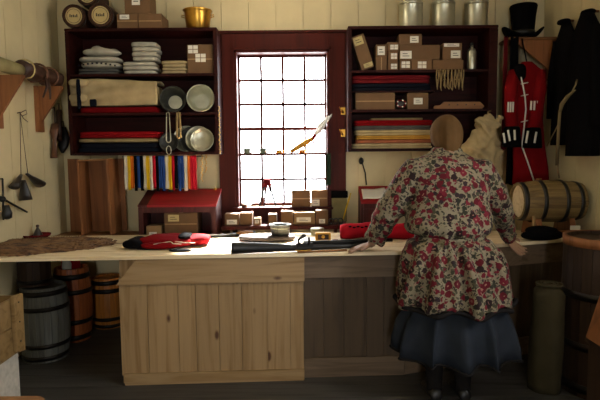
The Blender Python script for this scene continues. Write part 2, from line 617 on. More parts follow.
struct('window_stool', m, 'casing', window, bevel=.004)
gx0, gx1 = WX0 + .02, WX1 - .02
zmid = Z(128.5, YB, 283)
mv = [X(p, YB, 120) for p in (261, 283, 305)]


def sash(name, za, zb, y0, rows, stile):
    m = MB()
    m.box(gx0, gx0 + .014, y0, y0 + .03, za, zb); m.box(gx1 - .014, gx1, y0, y0 + .03, za, zb)
    m.box(gx0, gx1, y0, y0 + .03, za, za + stile[0]); m.box(gx0, gx1, y0, y0 + .03, zb - stile[1], zb)
    for xv in mv: m.box(xv - .0105, xv + .0105, y0 + .004, y0 + .026, za, zb)
    for zr in rows: m.box(gx0, gx1, y0 + .004, y0 + .026, zr - .0105, zr + .0105)
    sa = struct(name, m, 'casing', window)
    p = MB().box(gx0 + .002, gx1 - .002, y0 + .013, y0 + .016, za + .002, zb - .002)
    struct('pane', p, 'glass', sa)


sash('upper_sash', zmid - .014, WZ1 - .02, YB + .075, [Z(79, YB, 283), Z(103.5, YB, 283)], (.028, .02))
sash('lower_sash', WZ0, zmid + .014, YB + .04, [Z(154, YB, 283), Z(179.5, YB, 283)], (.026, .028))
# window in the right wall, and the doorway's frame
m = MB()
y0, y1, z0, z1 = LW[0]
for a, b in ((y0 - .1, y0), (y1, y1 + .1)): m.box(XR - .025, XR, a, b, z0 - .1, z1 + .1)
m.box(XR - .025, XR, y0, y1, z1, z1 + .1); m.box(XR - .04, XR, y0 - .12, y1 + .12, z0 - .1, z0)
w2 = struct('window_2', m, 'casing')
m = MB()
for k in range(5): m.box(XR + .05, XR + .08, y0 + (y1 - y0) * k / 4 - .01, y0 + (y1 - y0) * k / 4 + .01, z0, z1)
for k in range(5): m.box(XR + .05, XR + .08, y0, y1, z0 + (z1 - z0) * k / 4 - .01, z0 + (z1 - z0) * k / 4 + .01)
struct('window_frame', m, 'casing', w2)
m = MB()
a, b, c, d = FW[0]
m.box(a - .1, a, YF, YF + .03, 0, d + .1); m.box(b, b + .1, YF, YF + .03, 0, d + .1); m.box(a, b, YF, YF + .03, d, d + .1)
struct('door_1', m, 'casing')

# ------------------------------------------------------------------ counter
CT = .845                                                          # top of the counter


XK = .68
def yf(x): return 3.268 + (.048 if x < XK else .345) * (x - XK)                                 # its front edge, slightly askew to the wall
def yr(x): return 4.075 + .02 * x


m = MB()
n = 5
XE = XR - .004
for k in range(n):
    t0, t1 = k / n, (k + 1) / n
    e = .0025
    P = lambda x, t, s: (x, yf(x) + (yr(x) - yf(x)) * t + s)
    poly = [P(XL + .002, t0, e if k else 0), P(XK, t0, e if k else 0), P(XE, t0, e if k else 0), P(XE, t1, 0), P(XK, t1, 0), P(XL + .002, t1, 0)]
    m.prism(poly, CT - .024, CT, 'Z')
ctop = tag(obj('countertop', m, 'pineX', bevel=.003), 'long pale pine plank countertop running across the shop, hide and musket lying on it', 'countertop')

xa, xb = X(116, 3.15, 330), X(304, 3.2, 330)
ang = math.atan(.048); ang2 = math.atan(.345)


def counter_frame(xs, off, ang=ang):
    """matrix: local x along the counter front, y into the counter, z up"""
    return Matrix.Translation((xs, yf(xs) + off, 0)) @ Matrix.Rotation(ang, 4, 'Z')


Lp = (xb - xa) / cos(ang)
T = counter_frame(xa, .045)
base = thing('shop_counter', 'pale knotty pine counter front of vertical boards under the left half of the countertop', 'counter', T @ Vector((Lp / 2, .2, 0)))
m = MB()
edges = [0, .15, .315, .41, .535, .66, .80, .925, 1.0]
for a, b in zip(edges, edges[1:]): m.box(a * Lp + .001, b * Lp - .001, 0, .02, .06, .70, T)
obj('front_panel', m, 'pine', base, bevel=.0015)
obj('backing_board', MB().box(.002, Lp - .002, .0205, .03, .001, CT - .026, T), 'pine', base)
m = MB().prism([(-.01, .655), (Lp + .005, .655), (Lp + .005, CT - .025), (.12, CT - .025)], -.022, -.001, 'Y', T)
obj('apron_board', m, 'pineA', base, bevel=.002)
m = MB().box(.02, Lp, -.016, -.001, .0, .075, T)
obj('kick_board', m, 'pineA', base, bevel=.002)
for a, b in ((0, .025), (Lp - .03, Lp - .002)): obj('side_panel', MB().box(a, b, .0305, .74, 0, CT - .025, T), 'pine', base, bevel=.002)



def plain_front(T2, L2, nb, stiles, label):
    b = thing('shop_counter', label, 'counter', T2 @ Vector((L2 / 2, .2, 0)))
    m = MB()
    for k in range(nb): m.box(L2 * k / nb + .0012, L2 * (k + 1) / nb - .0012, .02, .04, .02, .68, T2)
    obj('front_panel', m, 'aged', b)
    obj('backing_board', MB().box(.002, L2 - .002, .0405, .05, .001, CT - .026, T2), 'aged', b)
    obj('apron_board', MB().box(0, L2, 0, .019, .665, CT - .025, T2), 'shadedX', b, bevel=.002)
    obj('kick_board', MB().box(0, L2, .0, .019, 0, .13, T2), 'shadedX', b, bevel=.002)
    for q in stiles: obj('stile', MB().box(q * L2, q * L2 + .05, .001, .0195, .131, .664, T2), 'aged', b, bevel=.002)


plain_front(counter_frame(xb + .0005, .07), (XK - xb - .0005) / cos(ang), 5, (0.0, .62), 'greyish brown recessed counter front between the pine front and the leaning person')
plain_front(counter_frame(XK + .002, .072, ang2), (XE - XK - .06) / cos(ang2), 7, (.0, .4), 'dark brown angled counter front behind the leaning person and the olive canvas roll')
# ------------------------------------------------------------------ wall cabinets
CF, CB = 4.30, YB - .004                                           # front and back of both wall cabinets


def cabinet(px0, px1, ztop, zbot, shelves, label, rightw=.03):
    x0, x1 = X(px0, CF, 90), X(px1, CF, 90)
    t = thing('wall_cabinet', label, 'cabinet', ((x0 + x1) / 2, (CF + CB) / 2, zbot))
    th = .03
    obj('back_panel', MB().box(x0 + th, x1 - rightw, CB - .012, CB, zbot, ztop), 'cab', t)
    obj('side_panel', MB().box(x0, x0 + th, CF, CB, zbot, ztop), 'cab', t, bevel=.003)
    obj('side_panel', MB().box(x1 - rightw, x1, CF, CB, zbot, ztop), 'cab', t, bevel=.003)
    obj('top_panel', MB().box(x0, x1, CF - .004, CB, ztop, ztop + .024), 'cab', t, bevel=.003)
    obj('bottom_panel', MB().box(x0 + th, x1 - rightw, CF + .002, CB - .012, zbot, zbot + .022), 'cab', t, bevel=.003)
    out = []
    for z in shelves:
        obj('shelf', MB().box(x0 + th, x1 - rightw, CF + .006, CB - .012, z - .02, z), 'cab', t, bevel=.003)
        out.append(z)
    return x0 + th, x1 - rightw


LT, LB_ = Z(31, CF, 140), Z(155, CF, 140)
LS = [Z(73.5, CF, 140), Z(112.5, CF, 140)]
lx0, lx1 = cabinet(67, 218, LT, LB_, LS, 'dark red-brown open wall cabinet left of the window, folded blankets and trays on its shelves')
RT, RB_ = Z(28.5, CF, 420), Z(151, CF, 420)
RS = [Z(69.5, CF, 420), Z(109, CF, 420)]
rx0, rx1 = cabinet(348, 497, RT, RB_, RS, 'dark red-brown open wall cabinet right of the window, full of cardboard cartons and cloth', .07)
L1, L2z, L3 = LS[0], LS[1], LB_ + .022
R1, R2z, R3 = RS[0], RS[1], RB_ + .022
LTOP, RTOP = LT + .024, RT + .024


def carton(px0, px1, pyt, Y, depth, z0, label, group, mat='card', labels=(), tape=True, tilt=0, pyref=None, z1=None, grid=False, yaw=0):
    pc = (px0 + px1) / 2
    x0, x1 = X(px0, Y, pyt), X(px1, Y, pyt)
    z1 = z1 or Z(pyt, Y, pc)
    c = Vector(((x0 + x1) / 2, Y + depth / 2, z0))
    T = Matrix.Identity(4)
    if tilt: T = rot_about(Vector(((x1 if tilt > 0 else x0), Y, z0)), tilt, 'Y')
    if yaw: T = T @ rot_about(c, yaw, 'Z')
    t = thing('cardboard_box', label, 'box', T @ c, group)
    obj('carton', MB().box(x0, x1, Y, Y + depth, z0, z1, T), mat, t, bevel=.0025)
    w, h = x1 - x0, z1 - z0
    if tape:
        zm = z0 + h * .5
        m = MB().box(x0 + w * .46, x0 + w * .54, Y - .0012, Y - .0002, z0 + .004, z1 - .004, T) if h > w * 1.2 else \
            MB().box(x0 + .004, x1 - .004, Y - .0012, Y - .0002, zm - .004, zm + .004, T)
        m.box(x0 + w * .44, x0 + w * .56, Y + .004, Y + depth - .004, z1 + .0002, z1 + .0012, T)
        obj('packing_tape', m, 'tape', t)
    for (u0, u1, v0, v1) in labels:
        a, b, cc, d = x0 + u0 * w, x0 + u1 * w, z0 + v0 * h, z0 + v1 * h
        l = obj('paper_label', MB().box(a, b, Y - .003, Y - .0014, cc, d, T), 'paper_y' if grid == 'y' else 'paper', t)
        mk = MB()
        lw, lh = b - a, d - cc
        if grid is True:
            mk.box(a, b, Y - .0042, Y - .0031, cc + lh * .46, cc + lh * .54, T); mk.box(a + lw * .47, a + lw * .53, Y - .0042, Y - .0031, cc, d, T)
        else:
            for k in range(2): mk.box(a + lw * .2, b - lw * (.2 + .15 * k), Y - .0042, Y - .0031, cc + lh * (.3 + .3 * k), cc + lh * (.38 + .3 * k), T)
        obj('printed_marks', mk, 'card2' if grid is True else 'ink', l)
    return t


# cartons of the right cabinet
g = 'cardboard boxes in the right wall cabinet'
Yc = 4.34
zr = R1 + .001
carton(362, 375, 35.5, Yc, .16, zr, 'tall cardboard box with a yellow label, leaning left beside the window on a shelf', g, 'card', [(.08, .8, .72, .95), (.25, .95, .04, .16)], False, tilt=-.32, grid='y')
a = Z(57, Yc, 380)
carton(376, 387, 57, Yc, .16, zr, 'small cardboard box under an equal box, right of the tilted box', g, 'card')
carton(376, 387, 44.5, Yc + .004, .15, a + .001, 'small cardboard box with a long white label, on another small box beside the tilted box', g, 'card', [(.15, .8, .15, .85)], False)
b0 = Z(61, Yc, 392.5); b1 = Z(51.5, Yc, 392.5)
carton(388, 398, 61, Yc, .14, zr, 'lowest of three small labelled boxes stacked on the top right shelf', g, 'card2', [(.3, .9, .15, .7)], False, grid=True)
carton(388, 398, 51.5, Yc, .14, b0 + .001, 'middle one of three small labelled boxes stacked on the top right shelf', g, 'card2', [(.3, .9, .2, .8)], False, grid=True)
carton(387.5, 398.5, 42, Yc, .14, b1 + .001, 'topmost of three small labelled boxes stacked on the top right shelf', g, 'card2', [(.25, .95, .2, .7)], False, grid=True)
c0 = Z(60, Yc, 410); c1 = Z(45, Yc, 420)
carton(400, 411, 60, Yc - .02, .14, zr, 'small box with a square label carrying the long box on the top right shelf', g, 'card', [(.15, .9, .2, .85)], False, grid=True)
carton(411.8, 432, 59.5, Yc - .02, .17, zr, 'wider box with a square label under the right end of the long box', g, 'card2', [(.3, .72, .15, .8)], False, grid=True)
zl = max(c0, Z(59.5, Yc - .02, 422)) + .002
carton(399.5, 440, 45, Yc, .16, zl, 'long cardboard box lying on two smaller boxes on the top right shelf', g, 'card', [(.02, .3, .08, .6)], False)
carton(399, 422, 34, Yc, .15, Z(45, Yc, 420) + .001, 'flat box with a white label on top of the long box', g, 'card', [(.48, .85, .2, .8)], False)
carton(432.8, 463.5, 60, Yc, .2, zr, 'low wide unlabelled box under the square carton on the top right shelf', g, 'card2', [], False)
carton(443, 462, 43, Yc, .18, Z(60, Yc, 448) + .001, 'square carton with two labels beside the metal flask', g, 'card2', [(.05, .85, .78, .97), (.42, .92, .1, .55)], False)
carton(355.5, 395, 92.6, Yc, .2, R2z + .001, 'large plain cardboard carton on the middle right shelf', g, 'card', [], True)
carton(407.5, 428.5, 92.6, Yc, .2, R2z + .001, 'cardboard carton with a square white label on the middle right shelf', g, 'card', [(.3, .72, .3, .68)], False)

# metal flask on the top right shelf
xf = X(472.5, 4.36, 55); r = .036
m = MB().lathe([(r * .9, 0), (r, .006), (r, .15), (r * .8, .17), (.012, .185), (.012, .2)], (xf, 4.38, zr), n=24)
fl = tag(obj('metal_flask', m, 'tin'), 'dull metal flask at the right end of the top right shelf', 'flask')
obj('stopper', MB().lathe([(.013, .2), (.015, .205), (.015, .22), (.01, .225)], (xf, 4.38, zr), n=16), 'blackleather', fl)

# cords hanging under the top right shelf
for k in range(8):
    px = 437.5 + k * 3.6
    x = X(px, 4.285, 72)
    z1 = RS[0] - .006; L = .155 + .01 * sin(k * 2.1)
    pts = []
    for i in range(15):
        t = i / 14
        s = 1 if i < 7.5 else -1
        u = 1 - abs(2 * t - 1)
        pts.append((x + s * (.006 + .004 * sin(u * 5 + k)) * (1 if 0 < u else 1), 4.286 + .003 * s, z1 - L * u))
    tw = MB().tube(pts, .0048, 6)
    tw.tube([(x - .008, 4.286, z1 - L * .55), (x + .008, 4.282, z1 - L * .5)], .006, 6)
    tw.tube([(x, 4.288, z1 - .002), (x, 4.312, z1 + .012)], .002, 5)
    tag(obj('cord_hank', tw, 'rope'), 'pale looped cord hank, %s from the left in the row under the right shelf' % ORD[k], 'cord', 'cord hanks under the right shelf')

# flat cloth bolts
def bolt(px0, px1, py0, py1, Y, depth, z0, mat, label, group, name='folded_cloth', layers=2, z1=None, seed=0):
    x0, x1 = X(px0, Y, py0), X(px1, Y, py0)
    z1 = z1 or Z(py0, Y, (px0 + px1) / 2)
    m = MB(); h = (z1 - z0) / layers
    for k in range(layers):
        dx = random.uniform(0, .006)
        m.pillow(x0 + dx, x1 - random.uniform(0, .008), Y + random.uniform(0, .006), Y + depth, z0 + k * h, z0 + (k + 1) * h * .999, 10, 9, .0015, 9, seed + k)
    return tag(obj(name, m, mat), label, 'cloth', group)


g = 'cloth bolts in the right cabinet'
# a thin hanging rack board for the red and dark bolts, part of the cabinet
rk = bpy.data.objects['wall_cabinet.001']
zrk = Z(90.5, CF, 390)
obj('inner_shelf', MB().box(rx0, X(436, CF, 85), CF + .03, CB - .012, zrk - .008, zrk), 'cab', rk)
zb = Z(83, 4.33, 392)
bolt(352, 432, 83.2, 90, 4.335, .2, zrk + .0005, 'navy', 'dark folded cloth under the dark red cloth on the thin middle right shelf', g)
bolt(352, 431, 75, 83, 4.335, .2, zb + .001, 'maroon', 'dark red folded cloth lying on dark cloth on the thin middle right shelf', g)
ys = [(147.2, 'cream', 'cream folded cloth at the bottom of the lowest right shelf', 352, 433),
      (143.3, 'rust_cloth', 'rusty pink folded cloth between cream and gold cloth', 355, 433),
      (139.2, 'gold_cloth', 'gold folded cloth above the rusty pink one', 356, 433),
      (135.0, 'cream', 'pale buff folded cloth between grey cloth and gold cloth', 355, 433),
      (130.0, 'grey_cloth', 'grey folded cloth directly under the bright red one', 354, 432),
      (125.3, 'red', 'bright red folded cloth near the top of the lowest right shelf pile', 354, 434)]
z = R3 + .0005
tops = [143.2, 139.3, 135.2, 129.8, 125.6, 120]
for (pb, mat, lab, pa, pz), tp in zip(ys, tops):
    z1 = Z(tp, 4.33, 392)
    bolt(pa, pz, tp, pb, 4.33 + random.uniform(0, .01), .2, z, mat, lab, g, layers=1 if mat == 'rust_cloth' else 2, z1=z1, seed=int(pb))
    z = z1 + .0008
bolt(371, 424, 117.8, 120, 4.35, .16, z, 'linen', 'thin brown cloth lying on top of the bright red folded cloth', g, layers=1, z1=Z(117.6, 4.33, 392))

# dark tangle with red beads between the two cartons
x = X(401, 4.34, 100)
t = thing('bead_string', 'dark pouch with red and white beads between the two middle shelf cartons', 'beads', (x, 4.36, R2z))
m = MB().pillow(x - .042, x + .042, 4.34, 4.42, R2z + .001, R2z + .085, 2.6, 8, .012, 25, 3)
obj('pouch', m, 'blackleather', t)
m = MB(); m2 = MB()
for k in range(16):
    a = k / 15 * 2 * pi
    p = (x + .036 * cos(a), 4.328 - .004 * (k % 2), R2z + .02 + .055 * (sin(a) * .5 + .5) - (.045 if sin(a) < -.5 else 0) * 0)
    (m if k % 3 else m2).ball(p, .0065, 8, 6)
obj('red_beads', m, 'red', t); obj('pale_beads', m2, 'paper', t)

# flat wooden tool on the middle right shelf
x0, x1 = X(434, 4.34, 102), X(486, 4.34, 102)
zt = R2z + .001
m = MB().prism([(x0, zt + .008), (x0 + .02, zt), (x1 - .03, zt), (x1, zt + .02), (x1 - .04, zt + .06), (x0 + .09, zt + .062), (x0 + .06, zt + .035), (x0 + .012, zt + .03)], 4.36, 4.385, 'Y')
st = tag(obj('wooden_stand', m, 'tanX', bevel=.003), 'flat tan wooden tool with small dark pegs on the middle right shelf', 'tool')
m = MB()
for k in range(4): m.lathe([(.005, 4.352), (.005, 4.3595)], (x0 + .13 + k * .07, 0, zt + .036), 'Y', 8)
obj('peg', MB().add(m.v, m.f), 'ink', st)

# tins on top of the right cabinet
def tin(px0, px1, pyt, label):
    Y = 4.42
    x0, x1 = X(px0, Y - .05, 10), X(px1, Y - .05, 10); r = (x1 - x0) / 2; c = ((x0 + x1) / 2, Y, RTOP + .001)
    h = Z(pyt, Y, (px0 + px1) / 2) - RTOP
    t = thing('metal_canister', label, 'canister', c, 'canisters on the right cabinet')
    obj('body', MB().lathe([(r * .97, 0), (r, .004), (r, .01), (r * .985, .013), (r * .985, h - .04), (r, h - .037), (r, h - .03)], c, n=36), 'tin', t)
    l = obj('lid', MB().lathe([(r * 1.01, h - .0295), (r * 1.02, h - .01), (r * .98, h - .003), (r * .3, h)], c, n=36), 'tin', t)
    obj('knob', MB().lathe([(.008, h), (.006, h + .012), (.014, h + .02), (.014, h + .028), (.006, h + .034)], c, n=16), 'tin', l)


tin(400, 424, 2.5, 'pale metal canister nearest the window on top of the right cabinet')
tin(433.5, 456.5, 2, 'middle one of three pale metal canisters on the right cabinet')
tin(467, 490, 2, 'pale metal canister nearest the black hat on top of the right cabinet')

# ------------------------------------------------------------------ left cabinet contents
def keg(px, py, rad, Y, L, label, z=None, mat='dark_stave'):
    c = U(px, py, Y)
    if z is not None: c.z = z + rad
    t = thing('small_keg', label, 'keg', (c.x, Y + L / 2, c.z - rad), 'kegs on the left cabinet')
    prof = [(rad * .86, 0), (rad * .9, .0), (rad, L * .3), (rad, L * .7), (rad * .9, L), (rad * .8, L)]
    prof = [(rad * .8, .012), (rad * .86, 0), (rad * .92, 0)] + [(rad * (.92 + .08 * sin(pi * k / 8)), L * k / 8) for k in range(1, 8)] + [(rad * .92, L), (rad * .8, L)]
    obj('staves', MB().lathe(prof, (c.x, Y, c.z), 'Y', 28, smooth=False), mat, t)
    for a in (.1, .86):
        rr = rad * (.925 + .08 * sin(pi * (a + .02)))
        obj('hoop', MB().lathe([(rr - .004, L * a), (rr + .002, L * a), (rr + .002, L * a + .014), (rr - .004, L * a + .014)], (c.x, Y, c.z), 'Y', 28, closed=True), 'hoop', t)
    h = obj('paper_label', MB().lathe([(rad * .02, .009), (rad * .68, .009), (rad * .68, .0115), (rad * .02, .0115)], (c.x, Y, c.z), 'Y', 28, smooth=False), 'paper_y', t)
    mk = MB().lathe([(rad * .55, .0075), (rad * .58, .0075), (rad * .58, .0088), (rad * .55, .0088)], (c.x, Y, c.z), 'Y', 28, closed=True)
    for k, wd in enumerate((.3, .22, .26, .18, .3)):
        xx = c.x - rad * .34 + rad * .14 * k
        mk.box(xx, xx + rad * .09, Y + .0075, Y + .0088, c.z - rad * .1, c.z - rad * .1 + rad * wd * .8)
    obj('printed_marks', mk, 'ink', h)
    return c


k1 = keg(73.2, 16.5, .098, 4.30, .26, 'dark keg with a round yellow label, leftmost on top of the left cabinet', LTOP + .003)
k2 = keg(100, 16.5, .104, 4.30, .26, 'dark keg with a round yellow label beside the cardboard boxes on the left cabinet', LTOP + .003)
xm = (k1.x + k2.x) / 2 + .003
zz = (LTOP + .003 + .1) + sqrt(max((.204 ** 2) - ((k2.x - k1.x) / 2) ** 2, .01)) - .1 + .003
keg(86.7, 0, .097, 4.32, .26, 'dark keg lying on top of two other kegs above the left cabinet', zz)

g = 'cardboard boxes on the left cabinet'
carton(116.5, 137.5, 13.5, 4.32, .22, LTOP + .001, 'cardboard carton with white marks beside the kegs on the left cabinet', g, 'card', [(.15, .6, .62, .92)], True)
carton(138, 161.5, 13.5, 4.32, .22, LTOP + .001, 'plain cardboard carton nearest the brass pail on the left cabinet', g, 'card', [], True)
carton(124, 149, -9, 4.33, .2, Z(13.5, 4.32, 138) + .002, 'upper cardboard box resting across two cartons above the left cabinet', g, 'card', [(.3, .62, .38, .85)], False)
carton(187, 212.5, 44.5, 4.34, .2, L1 + .001, 'cardboard box with two white labels on the top shelf of the left cabinet', 'boxes in the left cabinet', 'card', [(.04, .42, .7, .97), (.32, .72, .4, .68)], True, grid=True)

# brass pail
c = Vector((X(197.8, 4.42, 20), 4.42, LTOP + .001))
t = thing('brass_pail', 'shiny brass pail with flared rim on top of the left cabinet', 'pail', c)
m = MB().lathe([(.088, 0), (.092, .004), (.108, .13), (.111, .148), (.122, .160), (.119, .164), (.106, .150), (.103, .13), (.086, .01)], c, n=40)
obj('body', m, 'brass', t)
for s in (-1, 1):
    obj('ear', MB().tube([c + Vector((s * .109, 0, .125)), c + Vector((s * .132, 0, .13)), c + Vector((s * .134, 0, .115)), c + Vector((s * .106, 0, .105))], .004, 8), 'brass', t)

# folded cloths on the top left shelf
def cloth_pile(px0, px1, Y, depth, specs, name, label, group):
    """specs: (py top, material, amp) from below"""
    pass


def fold(px0, px1, pyt, Y, depth, z0, mat, label, group, layers=3, amp=.006, seed=0, e=5, name='folded_cloth', skew=0, fr=7):
    x0, x1 = X(px0, Y, pyt), X(px1, Y, pyt); z1 = Z(pyt, Y, (px0 + px1) / 2)
    m = MB(); h = (z1 - z0) / layers
    rnd = random.Random(seed)
    for k in range(layers):
        i = rnd.uniform(0, .02) + skew * k; j = rnd.uniform(0, .02)
        m.pillow(x0 + i, x1 - j, Y + rnd.uniform(0, .015), Y + depth, z0 + k * h - (.002 if k else 0), z0 + (k + 1) * h, e, 9, amp, fr, seed + k)
    return tag(obj(name, m, mat), label, 'cloth', group)


g = 'folded cloths on the top left shelf'
fold(75, 118, 68, 4.33, .22, L1 + .001, 'grey_cloth', 'dark grey folded cloth at the bottom of the heap on the top left shelf', g, 2, .003, 1)
zz = Z(67.5, 4.33, 96)
tx = fold(75, 119, 55, 4.32, .22, zz + .002, 'white_cloth', 'off-white blanket with a dark checked edge on the top left shelf', g, 2, .008, 2, 3)
m = MB()
for k in range(9):
    u = k / 8
    p = U(79 + 36 * u, 65.5 - 2.4 * sin(pi * u), 4.318)
    m.box(p.x - .007, p.x + .007, p.y - .006, p.y, p.z - .007, p.z + .006)
obj('checked_edge', m, 'navy', tx)
m = MB()
z0 = Z(55.5, 4.33, 98)
m.pillow(X(79, 4.34, 50), X(119, 4.34, 50), 4.325, 4.5, z0 + .002, Z(47, 4.34, 100), 2.1, 14, .022, 13, 5)
m.pillow(X(89, 4.34, 50), X(100, 4.34, 50), 4.35, 4.45, z0 + .03, Z(45, 4.34, 95), 2.4, 6, .01, 18, 8)
tag(obj('crumpled_cloth', m, 'white_cloth'), 'crumpled off-white cloth heaped on the checked blanket', 'cloth', g)
fold(120, 156, 61, 4.32, .22, L1 + .001, 'white_cloth', 'off-white folded cloth stack under the patterned bundle', g, 3, .005, 12)
fold(129, 157, 41.5, 4.33, .2, Z(60.8, 4.33, 143) + .003, 'white_cloth', 'pale patterned folded bundle on top of the off-white stack', g, 4, .006, 17, 6)
fold(159, 187, 60, 4.33, .2, L1 + .001, 'cream', 'small cream folded cloth beside the labelled cardboard box', g, 4, .003, 21)

# big rolled blanket and red cloth, middle left shelf
fold(78, 158.5, 106.5, 4.33, .23, L2z + .001, 'red', 'red cloth lying flat under the big cream blanket', 'cloth in the left cabinet', 1, .002, 31, 8)
zz = Z(106, 4.33, 118) + .003
x0, x1 = X(69.5, 4.23, 95), X(158, 4.3, 95); zt = Z(78.5, 4.29, 118)
t = thing('rolled_blanket', 'big cream folded blanket with dark stripes filling the middle left shelf', 'blanket', ((x0 + x1) / 2, 4.4, zz))
m = MB()
def drape(u, v):
    # front and top of the folded blanket: diagonal folds run down to the right
    a = v * 1.9
    x = lx0 + .004 + (x1 - lx0 - .006) * u
    f = .012 * sin(14 * v - 5 * u + 2 * noise.noise((u * 3, v * 3, 4))) + .010 * noise.noise((u * 5, v * 6, 1))
    sag = .014 * sin(u * pi) * v
    if v < .62:
        return (x, 4.300 - f - .022 * sin(v / .62 * pi), zz + (zt - zz - .01) * (v / .62) * (1 - .10 * u * u))
    w_ = (v - .62) / .38
    return (x, 4.300 + .22 * w_, zt - .01 + .012 * sin(w_ * pi) - (zt - zz) * .10 * u * u + f * .4)
m.sheet(drape, 34, 34, .012)
m.pillow(lx0 + .006, x1 - .008, 4.318, 4.54, zz, zz + (zt - zz) * .84, 6, 8, .004, 9, 41)
# folded ends that stick out in front of the cabinet side
for k, (py, r) in enumerate(((83, .036), (98, .038))):
    p = U(75, py, 4.245)
    m.pillow(p.x - .055, p.x + .1, 4.225, 4.293, p.z - r, p.z + r, 2.5, 9, .004, 16, 50 + k)
obj('blanket_body', m, 'cream', t)
for k, (px, pa, pb, w_) in enumerate(((78.5, 79, 109, 5), (90.5, 98, 106, 7))):
    m = MB()
    p0, p1 = U(px - w_ / 2, pa, 4.222), U(px + w_ / 2, pb, 4.222)
    yb = 4.216 if k == 0 else 4.268
    m.pillow(p0.x, p1.x, yb, yb + .02, p1.z, p0.z, 6, 6, .003, 18, 60 + k)
    obj('dark_stripe', m, 'navy', t)

# two tin pots lying on their sides
def pot(px, py, rad, mat, label, dirt):
    Y0 = 4.315
    c = U(px, py, Y0); c.z = L2z + rad + .002
    ax = dirt
    prof = [(.004, .15), (rad * .62, .15), (rad * .96, .02), (rad, .004), (rad * 1.02, 0), (rad * .98, -.004), (rad * .93, .004), (rad * .88, .03), (rad * .56, .14)]
    T = rot_about(c, ax[0], 'X') @ rot_about(c, ax[1], 'Z')
    m = MB().lathe(prof + [(.004, .141)], c, 'Y', 40)
    m.v = [T @ p for p in m.v]
    o = tag(obj('tin_basin', m, mat), label, 'basin', 'tin basins in the left cabinet')
    b = MB().lathe([(.004, .1385), (rad * .54, .1385), (rad * .54, .1355), (.004, .135)], c, 'Y', 40, smooth=False)
    b.v = [T @ p for p in b.v]
    obj('basin_bottom', b, 'tin', o)
    return o


pot(173, 97, .106, 'tin_dark', 'dark round metal basin tipped on its side, nearest the cream blanket', (-.10, .10))
pot(200.5, 96.5, .112, 'tin', 'bright round metal basin tipped on its side, beside the dark basin', (-.10, .10))

# red and navy cloth on the bottom left shelf
zz = L3 + .001
g = 'cloths on the bottom left shelf'
fold(76, 158, 143, 4.34, .2, zz, 'navy', 'navy cloth under the red folded cloth on the bottom left shelf', g, 2, .002, 71, 9)
za = Z(142.6, 4.34, 117) + .003
fold(76, 157, 138.5, 4.335, .2, za, 'linen', 'thin buff cloth between the red and the navy cloth', g, 1, .001, 75, 9)
fold(76, 159, 131.5, 4.335, .2, Z(138.2, 4.335, 117) + .003, 'red', 'red folded cloth on top of the pile on the bottom left shelf', g, 2, .002, 77, 9)

# plates and trays standing on the bottom left shelf
g = 'metal plates on the bottom left shelf'
def plate(px, py, rad, mat, label, Y, lean, inner=.62, squash=1):
    c = U(px, py, Y); c.z = zz + rad * cos(lean) + .004
    m = MB().lathe([(.003, .022), (rad * inner, .022), (rad * (inner + .06), .016), (rad * .95, .003), (rad, .0), (rad, .004), (rad * .95, .008), (rad * (inner + .06), .021), (rad * inner, .026), (.003, .026)], c, 'Y', 44)
    T = rot_about(c, -lean, 'X')
    m.v = [T @ p for p in m.v]
    return tag(obj('metal_plate', m, mat), label, 'plate', g)


plate(168.5, 138, .08, 'tin_dark', 'dull dark metal plate behind the hanging cord loops', 4.38, .12)
plate(186, 137, .112, 'tin', 'largest pale metal plate, leaning at the back of the row', 4.45, .2)
plate(192, 138, .108, 'tin_dark', 'dull metal plate second from the back in the row', 4.415, .2)
plate(198, 138, .108, 'tin', 'pale metal plate in the middle of the leaning row', 4.378, .2)
plate(202, 140, .098, 'tin', 'shiny pale metal plate at the front of the leaning row', 4.33, .2, .72)

# two looped cords hung from the shelf edge
for px, mt, L, wd, lab in ((168, 'tin', .26, .018, 'long thin metal loop hanging in front of the plates, left one'),
                           (178.5, 'rope', .22, .016, 'thick cream cord loop hanging in front of the plates, right one')):
    x = X(px, 4.288, 120); z1 = LS[1] - .004
    pts = [(x - wd * .6, 4.29, z1)] + [(x - wd, 4.286, z1 - L * .85)] + [(x - wd * cos(a), 4.286, z1 - L * .85 - wd * 1.2 * sin(a)) for a in (.4, .9, 1.57, 2.2, 2.75)] + [(x + wd, 4.286, z1 - L * .85), (x + wd * .6, 4.29, z1)]
    m = MB().tube(pts, .005 if mt == 'tin' else .009, 8)
    m.tube([(x - wd * .6, 4.29, z1 - .006), (x, 4.298, z1 + .006), (x + wd * .6, 4.29, z1 - .006)], .004, 6)
    if mt == 'tin': m.tube([(x + .02 * cos(a), 4.284, z1 - L - .045 + .035 * sin(a)) for a in [k * 2 * pi / 12 for k in range(12)]], .004, 6, closed=True)
    tag(obj('hanging_loop', m, mt), lab, 'cord')

# ribbons in a row under the left cabinet
xr0, xr1 = X(122, 4.33, 157), X(203, 4.33, 157)
zrod = LB_ - .014
t = thing('hanging_rod', 'thin dark rod under the left cabinet carrying the coloured ribbons', 'rod', ((xr0 + xr1) / 2, 4.33, zrod))
obj('rod', MB().tube([(xr0, 4.33, zrod), (xr1, 4.33, zrod)], .005, 8), 'iron', t)
for xx in (xr0 + .01, xr1 - .01): obj('eye_hook', MB().tube([(xx, 4.33, zrod - .004), (xx, 4.33, zrod + .0145)], .003, 6), 'iron', t)
seq = ['whiterib', 'yellow', 'orange', 'black', 'blue', 'black', 'whiterib', 'yellow', 'whiterib', 'red2', 'black', 'blue', 'blue', 'whiterib', 'yellow', 'red2', 'black', 'blue', 'blue', 'whiterib', 'orange', 'red2', 'red2']
nm = {'whiterib': 'cream', 'yellow': 'yellow', 'orange': 'orange', 'black': 'black', 'blue': 'blue', 'red2': 'red'}
